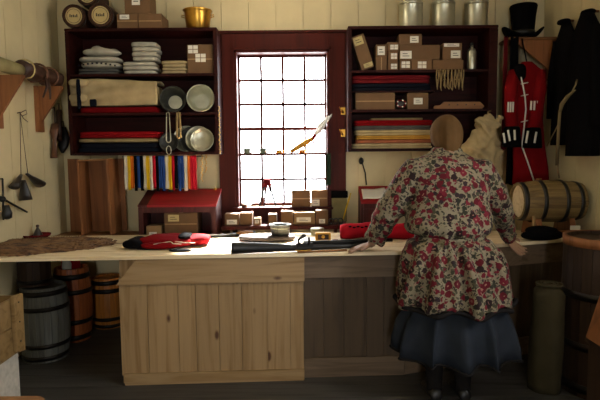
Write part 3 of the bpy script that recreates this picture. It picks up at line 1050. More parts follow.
for k, cname in enumerate(seq):
    pxc = 124.8 + 72 / len(seq) * (k + .5)
    x = X(pxc, 4.33, 170); w_ = 74 / len(seq) / 520 * 4.33 * .57
    zb = Z(189.5 + 1.5 * sin(k * 2.7), 4.33, pxc)
    ph = random.uniform(0, 6)
    def fn(u, v, x=x, zb=zb, ph=ph):
        zt = zrod + .0065
        z = zt + (zb - zt) * v
        return (x + (u - .5) * 2 * w_ * (1 - .2 * sin(v * 4 + ph) ** 2), 4.3225 - .004 * sin(u * 7 + ph) * min(1, v * 6) + (.004 * sin(v * 5 + ph)) * v, z)
    m = MB().sheet(fn, 6, 14, .0025)
    def fn2(u, v, x=x):
        return (x + (u - .5) * 2 * w_, 4.3225 + .016 * min(1, v * 2), zrod + .0065 - .03 * max(0, v - .5))
    m.sheet(fn2, 2, 8, .0025)
    tag(obj('ribbon', m, cname), '%s ribbon, %s from the left in the row under the left cabinet' % (nm[cname], ORD[k] if k < 20 else ['third to last', 'second to last', 'last'][k - 20]), 'ribbon', 'coloured ribbons hanging in a row')
# gold bead strings: at the end of the ribbons and down the cabinet's side
def beads(px, pya, pyb, Y, label, n, amp=.006, hookz=None, r=.006):
    m = MB(); pts = []
    for k in range(n):
        p = U(px, pya + (pyb - pya) * k / (n - 1), Y)
        q = Vector((p.x + amp * sin(k * 2.2), Y + .002 * cos(k * 3), p.z)); pts.append(q)
        m.ball(q, r, 7, 5)
    m.tube(pts, .002, 5)
    return m


m = beads(202, 156, 181, 4.325, '', 13, .007)
m.v += []
m2 = beads(206, 155, 172, 4.325, '', 9, .006)
m.add(m2.v, m2.f, True)
p = U(202, 156, 4.325)
m.tube([(p.x, 4.325, p.z - .004), (p.x, 4.33, LB_ + .003)], .002, 5); q = U(206, 155, 4.325); m.tube([(q.x, 4.325, q.z - .004), (q.x, 4.33, LB_ + .003)], .002, 5)
tag(obj('bead_string', m, 'gold'), 'gold bead strings hanging at the right end of the ribbon row', 'beads')
xs = X(218, 4.3, 120) + .009
m = MB(); pts = []
for k in range(26):
    p = Vector((xs + .002 + .004 * sin(k * 2.4), 4.296 + .004 * cos(k * 1.9), Z(107 + 46 * k / 25, 4.3, 219))); pts.append(p); m.ball(p, .0058, 7, 5)
m.tube(pts, .002, 5); m.tube([pts[0], Vector((xs - .012, 4.302, pts[0].z + .012))], .002, 5)
tag(obj('bead_string', m, 'gold'), 'long gold bead string hanging down the right side of the left cabinet', 'beads')
# ------------------------------------------------------------------ behind the counter
BZ = .80                                                           # plank shelf along the back wall
m = MB()
for k in range(2): m.box(XL + .005, -.62, 4.17 + .2 * k, 4.368 + .2 * k, BZ - .03, BZ)
bs = tag(obj('back_shelf', m, 'tanX', bevel=.002), 'brown plank shelf along the back wall behind the counter, left of the window', 'shelf')
for xx in (XL + .006, -.68): obj('wall_cleat', MB().box(xx, xx + .05, 4.3, YB - .003, BZ - .09, BZ - .031), 'tan', bs)

# plain board leaning in the corner
x0, x1 = X(63, 4.4, 190), X(73, 4.4, 190)
m = MB().box(x0 - .01, x1, 4.53, 4.548, BZ + .003, Z(159, 4.45, 68))
T = rot_about(Vector((x0, 4.45, BZ)), .0, 'X')
tag(obj('leaning_board', m, 'tan', bevel=.002), 'narrow brown board standing in the corner left of the open wooden case', 'board')
# tall open wooden case
x0, x1 = X(80, 4.3, 200), X(118, 4.3, 200)
z0, z1 = BZ + .002, Z(160.5, 4.3, 95)
T = rot_about(Vector((x0, 4.3, z0)), -.02, 'Y') @ Matrix.Translation((0, 0, .008))
t = thing('wooden_case', 'tall open tan wooden case standing on end under the left cabinet', 'case', ((x0 + x1) / 2, 4.36, z0))
obj('back_board', MB().box(x0, x1, 4.50, 4.515, z0, z1, T), 'tan', t)
obj('side_board', MB().box(x0, x0 + .014, 4.29, 4.4995, z0, z1, T), 'tan', t, bevel=.002)
obj('side_board', MB().box(x1 - .06, x1 - .042, 4.25, 4.4995, z0, z1, T), 'tan', t, bevel=.002)
obj('top_board', MB().box(x0 + .0141, x1 - .0601, 4.29, 4.4995, z1 - .014, z1, T), 'tanX', t, bevel=.002)


# red slant-top desk with a cubby
def slant_desk(px0, px1, pyf, pyb, Yf, Yb, z0, label, paper=False):
    x0, x1 = X(px0, Yf, pyf), X(px1, Yf, pyf)
    zf, zb = Z(pyf, Yf, (px0 + px1) / 2), Z(pyb, Yb, (px0 + px1) / 2)
    t = thing('slant_desk', label, 'desk', ((x0 + x1) / 2, (Yf + Yb) / 2, z0))
    for a, b in ((x0, x0 + .022), (x1 - .022, x1)):
        obj('side_panel', MB().prism([(Yf + .006, z0), (Yb, z0), (Yb, zb), (Yf + .006, zf)], a, b, 'X'), 'darkred', t, bevel=.002)
    obj('back_panel', MB().box(x0 + .0221, x1 - .0221, Yb - .014, Yb, z0, zb - .004), 'darkred', t)
    obj('floor_panel', MB().box(x0 + .0221, x1 - .0221, Yf + .006, Yb - .0141, z0, z0 + .016), 'darkred', t)
    obj('front_rail', MB().box(x0 + .0221, x1 - .0221, Yf, Yf + .018, zf - .05, zf - .002), 'darkred', t, bevel=.002)
    s = (zb - zf) / (Yb - Yf)
    P = lambda y, o: (y, zf + s * (y - Yf) + o)
    l = obj('lid', MB().prism([P(Yf - .015, .001), P(Yb + .0, .001), P(Yb + .0, .02), P(Yf - .015, .02)], x0 + (0 if paper else .075), x1 + .006, 'X'), 'redpaint', t, bevel=.003)
    if not paper: obj('fixed_top', MB().prism([P(Yf - .004, .001), P(Yb, .001), P(Yb, .012), P(Yf - .004, .012)], x0 - .004, x0 + .0745, 'X'), 'darkred', t, bevel=.002)
    return t, x0, x1, zf, zb


t, x0, x1, zf, zb = slant_desk(138, 216, 206.5, 191, 4.17, 4.46, BZ + .001, 'red slant-top desk under the hanging ribbons with cardboard boxes in its open front')
m = MB().box(x0 + .19, x0 + .23, 4.40, 4.43, zb - .03 + .012, zb + .022)
obj('clasp', m, 'iron', t)
m = MB().ball((x1 - .045, 4.42, zb + .016), (.016, .012, .012), 10, 6)
obj('brass_button', m, 'brass', t)
for dx in (-.006,):
    m = MB()
    for k in range(5): m.lathe([(.007, -.004), (.007, 0)], (x1 - .011, 4.1695 + .0, zf - .06 - .028 * k), 'Y', 8)
obj('front_post', MB().box(x1 - .04, x1 - .0005, 4.1655, 4.1755, BZ + .002, zf - .003), 'darkred', t, bevel=.002)
obj('front_post', MB().box(x0 + .0005, x0 + .04, 4.1655, 4.1755, BZ + .002, zf - .003), 'darkred', t, bevel=.002)
carton(146, 161, 226, 4.2, .15, BZ + .018, 'small cardboard box at the left in the red desk', 'boxes in the red desk', 'card3', [(.2, .7, .05, .35)], False)
carton(164, 197, 213, 4.2, .2, BZ + .018, 'large cardboard box with a yellow label in the red desk', 'boxes in the red desk', 'card', [(.12, .45, .62, .92)], True, grid='y')

# ------------------------------------------------------------------ window shelf, stool and ledge
LZ = Z(225.5, 4.3, 284)
x0, x1 = X(221, 4.27, 225), X(348, 4.27, 225)
m = MB().box(x0, x1, 4.27, YB - .042, LZ - .03, LZ)
lg = tag(obj('window_ledge', m, 'casing', bevel=.003), 'red-brown ledge below the window holding a row of small boxes', 'shelf')
for xx in (x0 + .08, x1 - .1):
    obj('bracket', MB().prism([(4.34, LZ - .031), (YB - .042, LZ - .031), (YB - .042, LZ - .16)], xx, xx + .02, 'X'), 'casing', lg)
g = 'small boxes on the window ledge'
bx = [(224.5, 239, 214, 'leftmost small box with a white label on the window ledge', [(.15, .85, .1, .5)]),
      (240, 252, 213, 'second small box from the left on the window ledge', []),
      (253.5, 260.5, 218.5, 'smallest pale box on the window ledge', [(.2, .8, .3, .8)]),
      (268, 276.5, 214.5, 'narrow box in the middle of the window ledge, below the tripod', []),
      (281, 293, 211.5, 'square box on the window ledge under the left sill carton', []),
      (294, 315, 212.5, 'widest box on the window ledge, with a white label', [(.12, .8, .2, .6)]),
      (316, 328, 210.5, 'tallest small box at the right of the ledge row', [(.25, .75, .1, .4)])]
for k, (a, b, py, lab, ls) in enumerate(bx):
    carton(a, b, py, 4.32 + .02 * (k % 2), .13, LZ + .001, lab, g, ['card', 'card2', 'card3'][k % 3], ls, False)
# jumble of metal rings beside them
m = MB()
for k in range(3):
    px = 331.5 + k * 4.5
    c = U(px, 220, 4.33); r = .022
    m.tube([(c.x + r * cos(a), 4.33 + .01 * k, LZ + .006 + r + r * sin(a)) for a in [q * 2 * pi / 14 for q in range(14)]], .0055, 7, closed=True)
tag(obj('metal_rings', m, 'tin_dark'), 'small dull metal rings at the right end of the window ledge', 'rings')
# khaki book and quill
xk0, xk1 = X(332, 4.5, 205), X(347, 4.5, 205)
t = thing('standing_book', 'khaki covered book with a black top standing at the right end of the ledge', 'book', ((xk0 + xk1) / 2, 4.5, LZ))
zt = Z(191, 4.5, 339)
obj('cover', MB().box(xk0, xk1, 4.505, 4.545, LZ + .001, zt - .062), 'khaki', t, bevel=.004)
obj('black_top', MB().box(xk0 - .006, xk1 + .008, 4.5, 4.548, zt - .0615, zt), 'black', t, bevel=.004)
a, b = U(342.5, 219, 4.46), U(350.5, 193, 4.46)
a.z = LZ + .008
m = MB().tube([a, a.lerp(b, .4), b], [.004, .006, .003], 8)
for s in range(10):
    u = .45 + .055 * s; p = a.lerp(b, u)
    m.tube([p, p + Vector((.016, 0, .018)) * (1 - abs(u - .7))], [.004, .001], 5)
tag(obj('quill', m, 'yellow'), 'yellow quill leaning beside the khaki book', 'quill')

# cartons and bits on the stool
g = 'cartons on the window sill'
carton(291.5, 310.5, 190.5, 4.53, .1, STOOL + .001, 'open cardboard carton on the window sill, nearest the tripod', g, 'card', [], True)
carton(311.3, 327.5, 190, 4.53, .1, STOOL + .001, 'cardboard carton at the right end of the window sill', g, 'card2', [(.02, .5, .05, .42)], True)
m = MB().pillow(X(241, 4.54, 204), X(248, 4.54, 204), 4.52, 4.56, STOOL + .0005, STOOL + .035, 2.6, 6, .006, 40, 3)
tag(obj('leather_scrap', m, 'leather2'), 'small brown scrap at the left end of the window sill', 'scrap')
m = MB().tube([(X(246, 4.515, 205), 4.515, STOOL + .006), (X(252, 4.515, 204), 4.52, STOOL + .03)], .005, 8)
tag(obj('chalk_stick', m, 'paper'), 'short white stick beside the brown scrap on the window sill', 'stick')
# little tripod with red prongs
c = Vector((X(267, 4.53, 180), 4.53, STOOL))
zt = Z(179, 4.53, 267)
t = thing('tripod', 'small thin-legged tripod with a red pronged top standing on the window sill', 'stand', c)
for dx, dy in ((X(259.5, 4.52, 203) - c.x, -.025), (X(276, 4.52, 203) - c.x, -.025), (X(264, 4.55, 203) - c.x, .03)):
    obj('leg', MB().tube([c + Vector((dx * .2, dy * .3, zt - STOOL - .03)), c + Vector((dx, dy, .008))], [.0095, .0075], 8), 'iron', t)
m = MB().lathe([(.016, zt - STOOL), (.03, zt - STOOL - .004), (.034, zt - STOOL - .03), (.04, zt - STOOL - .055), (.03, zt - STOOL - .06)], c, n=18)
for k in range(7):
    a = k * 2 * pi / 7
    m.tube([c + Vector((.028 * cos(a), .022 * sin(a), zt - STOOL - .045)), c + Vector((.036 * cos(a), .026 * sin(a), zt - STOOL - .095 - .016 * (k % 2)))], [.010, .005], 6)
obj('red_prongs', m, 'maroon', t)

# thin shelf across the window
SZ = Z(154, 4.52, 283)
x0, x1 = WX0 + .021, WX1 - .021
m = MB().box(x0, x1, 4.49, YB + .036, SZ - .012, SZ)
tag(obj('window_shelf', m, 'casing', bevel=.002), 'thin dark shelf across the middle of the window with four little cups', 'shelf')
for px, mt, lab in ((247, 'green_tin', 'leftmost grey-green cup on the window shelf'), (263, 'green_tin', 'second grey-green cup from the left on the window shelf'),
                    (279, 'brass', 'squat yellow pot near the middle of the window shelf'), (302, 'brass', 'squat yellow pot under the feather duster handle')):
    c = Vector((X(px, 4.53, 150), 4.53 if px != 302 else 4.56, SZ + .0005)); r = .03 if 'green' in mt else .028; h = .05 if 'green' in mt else .036
    cp = obj('cup', MB().lathe([(r * .8, 0), (r * .95, .004), (r, h), (r * .92, h), (r * .86, .008)], c, n=20), mt, origin=c)
    tag(cp, lab, 'cup', 'little cups on the window shelf')
    obj('handle', MB().tube([c + Vector((r * .95, 0, h * .8)), c + Vector((r * 1.6, 0, h * .75)), c + Vector((r * 1.6, 0, h * .3)), c + Vector((r * .93, 0, h * .25))], .004, 7), mt, cp)
# green strip at the shelf end
p0, p1 = X(326.5, 4.485, 170), X(331, 4.485, 170)
m = MB().sheet(lambda u, v: (p0 + (p1 - p0) * u, 4.484 - .003 * sin(u * 5 + v * 3), SZ + .002 - v * (SZ - Z(185.5, 4.485, 329))), 6, 14, .004)
m.box(p0, p1, 4.484, 4.51, SZ + .0003, SZ + .003)
tag(obj('green_cloth_strip', m, 'greencl'), 'dark green cloth strip hanging from the right end of the window shelf', 'cloth')
# feather duster
A, B, C_ = U(290.5, 152.3, 4.51), U(313, 138, 4.515), U(332.5, 113, 4.52)
A.z = SZ + .016
t = thing('feather_duster', 'white feather plume with an orange handle leaning across the right of the window', 'duster', (A.x, A.y, SZ))
m = MB().tube([A, A.lerp(B, .3), A.lerp(B, .62), B], [.014, .02, .024, .016], 12)
obj('handle', m, 'gold_cloth', t)
m = MB()
ax = (C_ - B)
for k in range(26):
    u = k / 25
    s = Vector((noise.noise((k * 1.7, 0, 0)), noise.noise((0, k * 1.3, 0)) * .5, noise.noise((0, 0, k * 1.9)))) * .05
    st = B + ax * (u * .5); en = B + ax * (u * .55 + .45) + s
    md = st.lerp(en, .5) + s * .3
    m.tube([st, md, en], [.010, .024, .008], 7, flat=.5)
obj('plume', m, 'white_obj', t)
m = MB().tube([B - ax * .06, B + ax * .12], [.013, .018], 10)
m.tube([B + Vector((.0, -.01, -.0)), B + Vector((.004, -.014, -.06))], [.01, .006], 8)
obj('red_tassel', m, 'red', t)
# brass hooks on the right casing
for py, lab in ((111, 'upper brass hook on the right side of the window casing'), (133, 'lower brass hook on the right side of the window casing')):
    c = U(342.5, py, YB - .042)
    t = thing('brass_hook', lab, 'hook', (c.x, c.y, c.z), 'brass hooks on the casing')
    obj('plate', MB().box(c.x - .014, c.x + .03, YB - .046, YB - .0402, c.z - .032, c.z + .03), 'brass', t, bevel=.002)
    obj('hook', MB().tube([(c.x, YB - .045, c.z - .01), (c.x, YB - .075, c.z - .014), (c.x - .012, YB - .088, c.z + .004), (c.x - .03, YB - .08, c.z + .03)], [.009, .01, .009, .005], 8), 'brass', t)

# things on the back wall right of the window
c = U(361, 161, YB - .015)
e = U(366.5, 185, YB - .02)
t = thing('ladle', 'dark long-handled ladle hanging on the back wall right of the window', 'ladle', (c.x, c.y, e.z))
m = MB().tube([(c.x, YB - .012, c.z + .02), (e.x - .01, YB - .014, (c.z + e.z) / 2), (e.x, YB - .012, e.z)], .0055, 8)
m.tube([(c.x, YB - .02, c.z + .03), (c.x, YB + .001, c.z + .034)], .004, 6)
obj('handle', m, 'iron', t)
obj('bowl', MB().ball((c.x, YB - .03, c.z), (.022, .02, .03), 14, 8), 'iron', t)
x0, x1 = X(361, 4.34, 205), X(392, 4.34, 205)
t, x0, x1, zf, zb = slant_desk(361, 391, 203, 188, 4.36, 4.56, .82, 'small dark red slant desk with a sheet of paper, right of the window', True)
obj('front_panel', MB().box(x0 + .0222, x1 - .0222, 4.3605, 4.372, .8365, zf - .0505), 'darkred', t)
for xx in (x0, x1 - .03): obj('leg', MB().box(xx, xx + .03, 4.37, 4.55, 0.001, .819), 'darkred', t)
sl = (zb - zf) / .2
m = MB().sheet(lambda u, v: (x0 + .02 + (x1 - x0 - .05) * u, 4.38 + .13 * v, zf + sl * (.02 + .13 * v) + .023 + .012 * (u ** 3) + .002 * sin(u * 9)), 12, 6, .0012)
tag(obj('paper_sheet', m, 'paper'), 'curling white sheet of paper on the small dark red desk', 'paper')

# ------------------------------------------------------------------ on the counter
def outline(pts, z): return [D(px, py, z) for px, py in pts]


# fur pelt
pl = outline([(-14, 243), (10, 240.5), (26, 239.5), (50, 239), (72, 238), (88, 239), (103, 240), (116, 242.8), (113, 245.4), (104, 246.2), (92, 249), (80, 250.2), (62, 252.4), (44, 253.5), (26, 256), (8, 256.5), (-14, 257)], CT)
cen = sum(pl, Vector()) / len(pl)
rings = []
NS = 72
def perim(t):
    t = t * len(pl); i = int(t) % len(pl); f = t - int(t)
    return pl[i].lerp(pl[(i + 1) % len(pl)], f)
rows = []
for j in range(13):
    r = j / 12
    row = []
    for k in range(NS):
        p = cen.lerp(perim(k / NS), r * (1 + (.035 * sin(k * 2.9) + .02 * sin(k * 5.3)) * r))
        h = .026 * (1 - r ** 5) * (1 + .5 * noise.noise(p * 14)) + .012 * noise.noise(p * 6) + .004
        row.append(Vector((p.x, p.y, CT + max(.003, h))))
    rows.append(row)
bot = [Vector((p.x, p.y, CT + .0005)) for p in rows[-1]]
m = MB().loft([[p.lerp(rows[0][0], 0) for p in rows[0]]] + rows[1:] + [bot])
pe = tag(obj('fur_pelt', m, 'fur'), 'brown fur pelt spread over the left end of the counter', 'pelt')
m = MB()
rnd = random.Random(5)
for q in range(2600):
    k = rnd.random(); r = sqrt(rnd.random())
    if q < 700: r = rnd.uniform(.93, 1)
    p = cen.lerp(perim(k), r)
    j = min(11, int(r * 12)); kk = int(k * NS) % NS
    z = rows[j][kk].z - .004
    b = Vector((p.x, p.y, z))
    d = (p - cen).normalized() * .016 + Vector((rnd.uniform(-.01, .01), rnd.uniform(-.01, .01), rnd.uniform(.004, .012)))
    s = Vector((rnd.uniform(-1, 1), rnd.uniform(-1, 1), 0)).normalized() * .0028
    m.add([b - s, b + s, b + d, b + Vector((0, 0, .003))], [(0, 1, 2), (0, 3, 1), (1, 3, 2), (0, 2, 3)], True)
o = obj('fur_tufts', m, 'fur', pe); o['kind'] = 'stuff'

# dish with a dark cone behind the pelt
c = D(46, 235, CT)
c = Vector((c.x - .01, 3.955, CT + .001))
t = thing('round_dish', 'dark red round dish behind the fur pelt at the left end of the counter', 'dish', c)
obj('dish', MB().lathe([(.08, 0), (.1, .014), (.107, .028), (.1, .028), (.09, .016), (.02, .012)], c, n=36), 'maroon', t)
cc = c + Vector((.02, -.01, .0135))
t = thing('cone_flask', 'little dark cone-shaped flask standing in the dark red dish', 'flask', cc)
obj('body', MB().lathe([(.036, 0), (.034, .012), (.018, .045), (.009, .06), (.009, .068)], cc, n=20), 'horn', t)
obj('stopper', MB().lathe([(.007, .0685), (.012, .073), (.012, .082), (.006, .088)], cc, n=14), 'leather', t)

# red tunic lying on the counter
c = D(170, 244, CT)
t = thing('folded_tunic', 'crumpled red and black cloth garment lying on the counter below the red desk', 'garment', (c.x, c.y, CT))
a, b = D(146, 244, CT), D(200, 244, CT)
m = MB()
rnd = random.Random(3)
m.pillow(a.x, b.x - .02, 3.40, 3.66, CT + .0005, CT + .075, 3, 14, .026, 9, 4)
m.pillow(D(176, 244, CT).x, D(211, 244, CT).x, 3.46, 3.70, CT + .0005, CT + .075, 2.6, 10, .02, 12, 6)
m.pillow(D(150, 244, CT).x, D(185, 244, CT).x, 3.36, 3.5, CT + .0005, CT + .05, 2.6, 10, .014, 14, 9)
obj('red_cloth', m, 'red', t)
m = MB()
m.pillow(D(132, 244, CT).x, D(152, 244, CT).x, 3.38, 3.62, CT + .0005, CT + .065, 2.5, 10, .02, 14, 11)
m.pillow(D(188, 240, CT).x, D(199, 240, CT).x, 3.42, 3.60, CT + .06, CT + .092, 2.4, 8, .012, 18, 13)
m.pillow(D(172, 249, CT).x, D(194, 249, CT).x, 3.30, 3.37, CT + .0005, CT + .014, 3, 8, .004, 18, 14)
m.pillow(D(138, 249, CT).x, D(170, 249, CT).x, 3.375, 3.40, CT + .0005, CT + .03, 3, 8, .01, 12, 17)
obj('black_trim', m, 'black', t)
m = MB()
for s in range(2):
    pts = [D(146 + 8 * k + 10 * s, 243 + 2.2 * sin(k * 1.3 + s), CT + .078) for k in range(5)]
    m.tube([Vector((p.x, 3.36 + .03 * sin(i * 1.5 + s) + .03 * s, CT + .058 - .008 * abs(i - 2) )) for i, p in enumerate(pts)], .0028, 6)
obj('white_piping', m, 'whiterib', t)

# white cloth, knife
pts = outline([(205, 243), (220, 240.5), (252, 240), (249, 245.5), (232, 251.3), (216, 251), (208, 247)], CT + .001)
m = MB().prism([(p.x, p.y) for p in pts], CT + .0006, CT + .004, 'Z')
tag(obj('white_cloth_piece', m, 'paper'), 'flat white sheet on the counter between the red garment and the long gun', 'cloth')
a, b, d2 = Vector((X(204, 3.9), 3.86, CT + .02)), Vector((X(235, 3.95), 3.94, CT + .02)), Vector((X(253, 4.0), 3.98, CT + .02))
t = thing('knife', 'dark-bladed knife with a tan wooden handle lying by the braided mat', 'knife', ((a.x + d2.x) / 2, a.y, CT + .004))
m = MB()
dx = (b - a)
m.add([a, b + Vector((0, -.03, -.005)), b + Vector((0, .035, -.005)), a + Vector((0, 0, -.004)), b + Vector((0, -.03, .004)), b + Vector((0, .035, .004))],
      [(0, 1, 4), (0, 4, 5), (0, 5, 2), (0, 2, 1), (1, 2, 5, 4)])
a2 = Vector((a.x, a.y, CT + .006))
m.tube([b + Vector((.02, 0, -.008)), a2], [.012, .006], 6)
obj('blade', m, 'blackleather', t)
m = MB().tube([b, b.lerp(d2, .35), b.lerp(d2, .8), d2], [.012, .02, .018, .012], 12)
m.v = [Vector((p.x, p.y, max(p.z, CT + .0048))) for p in m.v]
obj('handle', m, 'tanX', t)
obj('pommel', MB().ball(d2, (.016, .016, .017), 12, 8), 'blackleather', t)

# braided mat and the pot on it
c = D(267, 240.5, CT)
t = thing('braided_mat', 'dark braided oblong mat on the counter under the round metal pot', 'mat', (c.x, c.y, CT))
m = MB()
a, b = D(241, 240.5, CT), D(293, 240.5, CT)
hw = (b.x - a.x) / 2
for q in range(6):
    f = 1 - q * .16
    pts = []
    for k in range(56):
        an = k * 2 * pi / 56
        pts.append((c.x + hw * f * cos(an) * (1 if q else 1), c.y + .10 * f * sin(an), CT + .021 + .003 * (k % 2)))
    m.tube(pts, .019 if q == 0 else .0155, 8, closed=True)
obj('braid', m, 'mat_braid', t)
pc = Vector((D(281, 237, CT).x, c.y + .01, CT + .041))
t = thing('metal_pot', 'round grey metal pot with a flared rim standing on the braided mat', 'pot', pc)
r = .076
obj('body', MB().lathe([(r * .8, 0), (r * .86, .004), (r * .9, .05), (r * .95, .062), (r * 1.05, .072), (r * 1.06, .077), (r * .98, .077), (r * .86, .06), (r * .8, .008)], pc, n=36), 'tin_dark', t)
obj('band', MB().lathe([(r * .9, .046), (r * .925, .046), (r * .93, .056), (r * .9, .056)], pc, n=36, closed=True), 'tin', t)

# flintlock long gun along the counter edge
A, B = D(231, 249.5, CT + .03), D(296, 248.5, CT + .03)
C3, E = D(310, 247, CT + .03), D(372, 244, CT + .03)
for p in (A, B, C3, E): p.y = p.y + .0
t = thing('musket', 'long dark flintlock gun lying along the front edge of the counter', 'gun', ((A.x + E.x) / 2, (A.y + E.y) / 2, CT))
def along(u): return A.lerp(E, u)
m = MB()
L = (E - A).length; dr = (E - A).normalized(); sd = Vector((-dr.y, dr.x, 0))
prof = [(0, .026, .036), (.02, .028, .038), (.22, .024, .031), (.40, .02, .024), (.48, .019, .02), (.56, .022, .024), (.75, .02, .02), (1.0, .018, .018)]
rings = []
for u, w_, h_ in prof:
    c = A + dr * (L * u); c.z = CT + h_ + .001 + .006 * u
    rings.append([c + sd * (w_ * cos(a)) + Vector((0, 0, h_ * sin(a))) for a in [k * 2 * pi / 14 for k in range(14)]])
m.loft(rings)
obj('stock', m, 'blackleather', t)
q0, q1 = A + dr * (L * .5), A + dr * (L * 1.15)
for q in (q0, q1): q.z = CT + .052
obj('barrel', MB().tube([q0, q1], [.015, .012], 12), 'iron', t)
m = MB()
k0 = A + dr * (L * .50) - sd * .028; k0.z = CT + .045
m.box(-.05, .06, -.004, .006, -.014, .014, Matrix.Translation(k0) @ Matrix.Rotation(math.atan2(dr.y, dr.x), 4, 'Z'))
m.tube([k0 + dr * -.03, k0 + dr * -.035 + Vector((0, 0, .035)), k0 + dr * -.005 + Vector((0, 0, .055))], [.009, .009, .012], 8)
m.tube([k0 + dr * .03, k0 + dr * .035 + Vector((0, 0, .03)), k0 + dr * .03 + Vector((0, 0, .05))], [.012, .008, .01], 8)
m.ball(k0 + dr * .0 + Vector((0, 0, .06)), (.016, .012, .012), 10, 6)
obj('lock', m, 'iron', t)
m = MB()
g0 = A + dr * (L * .44); g0.z = CT + .012
m.tube([g0 - sd * .024 + dr * (.1 * (i / 8)) - sd * (.022 * sin(pi * i / 8)) for i in range(9)], .004, 7)
obj('trigger_guard', m, 'brass', t)
r0, r1 = A + dr * (L * .45) - sd * .06, A + dr * (L * .8) - sd * .055
for q in (r0, r1): q.z = CT + .0075
tag(obj('ramrod', MB().tube([r0, r1], .007, 8), 'tanX'), 'thin pale wooden rod lying in front of the long gun', 'rod')

# clock, tin, red scrap
a, b = D(315.5, 241.5, CT), D(331, 241.5, CT)
c = Vector(((a.x + b.x) / 2, a.y, CT))
t = thing('framed_block', 'small brass-framed block standing behind the long gun', 'clock', c)
w_ = (b.x - a.x) / 2; h_ = .062
obj('case', MB().box(a.x, b.x, a.y, a.y + .04, CT + .0005, CT + h_), 'brass', t, bevel=.004)
obj('dark_face', MB().box(a.x + .016, b.x - .016, a.y - .002, a.y - .0002, CT + .014, CT + h_ - .012), 'leather', t)
obj('emblem', MB().lathe([(.001, -.0045), (.013, -.0045), (.013, -.0022), (.001, -.0022)], (c.x, a.y, CT + .034), 'Y', 16), 'gold', t)
c = D(317.5, 235.5, CT) + Vector((0, .04, .0005)); r = .05
tag(obj('round_tin', MB().lathe([(r * .97, 0), (r, .004), (r, .036), (r * 1.04, .037), (r * 1.04, .05), (r * .98, .053), (.004, .054)], c, n=32), 'tin'), 'shallow round pale tin behind the brass-framed block', 'tin')
m = MB().pillow(D(332, 241, CT).x, D(338, 241, CT).x, 3.62, 3.66, CT + .0005, CT + .018, 4, 5)
tag(obj('sealing_wax', m, 'maroon'), 'tiny dark red block right of the brass-framed block', 'block')

# red cloth roll
a, b = D(340, 238, CT), D(410, 236, CT)
t = thing('cloth_roll', 'bright red rolled cloth on the counter beside the leaning person', 'cloth', ((a.x + b.x) / 2, 3.78, CT))
m = MB()
rings = []
for k in range(15):
    u = k / 14
    x = a.x + (b.x - a.x) * u
    rr = .056 * (1 + .08 * sin(u * 17) + .06 * noise.noise((u * 6, 0, 0))) * (.86 if k in (0, 14) else 1)
    rings.append([Vector((x, 3.78 + .02 * sin(u * 5) + rr * 1.25 * cos(q), CT + .0005 + .055 + max(-.055, rr * (1 + .12 * sin(3 * q + u * 9)) * sin(q)))) for q in [j * 2 * pi / 20 for j in range(20)]])
m.loft(rings)
obj('roll', m, 'red2', t)
m = MB()
for k in range(5):
    p = D(352 + k * 4.2, 229, CT + .1); m.ball((p.x, 3.715 - .004 * (k % 2), CT + .098 - .006 * (k % 2)), (.012, .008, .006), 8, 5)
obj('embroidery', m, 'black', t)
# ------------------------------------------------------------------ left wall
def wall_bracket(Y, label, py0=72, py1=116):
    x1 = XL + .21
    zt = 2.02
    t = thing('wall_bracket', label, 'bracket', (XL + .1, Y, zt - .33), 'wooden brackets on the left wall')
    obj('cleat', MB().box(XL + .001, XL + .026, Y - .05, Y + .05, zt - .36, zt - .002), 'tan', t, bevel=.002)
    obj('arm', MB().prism([(XL + .0265, zt), (x1, zt), (x1, zt - .02), (XL + .0265, zt - .29)], Y - .014, Y + .014, 'Y'), 'tan', t, bevel=.002)
    return zt


zt = wall_bracket(3.6, 'triangular brown wooden bracket at the left edge of the photo, holding the pale log')
wall_bracket(4.18, 'triangular brown wooden bracket on the left wall, beside the left cabinet')
xw = XL + .125
m = MB().tube([(xw, 3.25, zt + .047), (xw - .004, 3.45, zt + .05), (xw, 3.62, zt + .047), (xw + .004, 3.7, zt + .047)], [.046, .047, .045, .042], 16)
tag(obj('pale_log', m, 'khaki'), 'pale rolled canvas lying on the nearest wall bracket', 'roll')
# dark hide rolled up on the brackets
m = MB(); rings = []
for k in range(26):
    u = k / 25; y = 3.71 + .56 * u
    rr = .058 * (1 + .12 * sin(u * 21) + .14 * noise.noise((u * 9, 1, 2))) * (.7 if k in (0, 25) else 1)
    rings.append([Vector((xw + rr * 1.1 * cos(q) * (1 + .1 * sin(3 * q + u * 12)), y, zt + .0605 + max(-.059, rr * sin(q) * (1 + .1 * sin(4 * q + u * 8))))) for q in [j * 2 * pi / 20 for j in range(20)]])
t = thing('rolled_hide', 'dark brown rolled hide tied with a pale cord, lying across two wall brackets', 'hide', (xw, 4.0, zt))
m.loft(rings); obj('hide', m, 'leather', t)
def ring(y, r, th): return [(xw + r * 1.12 * cos(q), y, zt + .062 + max(-.057, r * sin(q))) for q in [j * 2 * pi / 20 for j in range(20)]]
obj('pale_cord', MB().tube(ring(3.765, .07, 0), .006, 6, closed=True), 'paper_y', t)
for y in (3.95, 4.12): obj('strap', MB().tube(ring(y, .072, 0), .008, 6, closed=True), 'leather2', t)
m = MB()
m.tube([(xw + .07, 3.93, zt + .03), (xw + .085, 3.92, zt - .04), (xw + .06, 3.90, zt - .12)], [.012, .012, .008], 8, flat=.5)
m.tube([(xw + .07, 3.96, zt + .03), (xw + .09, 3.95, zt - .05), (xw + .1, 3.93, zt - .13)], [.012, .011, .007], 8, flat=.5)
obj('loose_end', m, 'leather', t)


def wp(px, py, off=.03):
    """a point px,py on the left wall, off metres out from it"""
    d = CR @ Vector(((px - 300) / F, -(py - 200) / F, -1))
    return CAM + d * ((XL + off) / d.x)


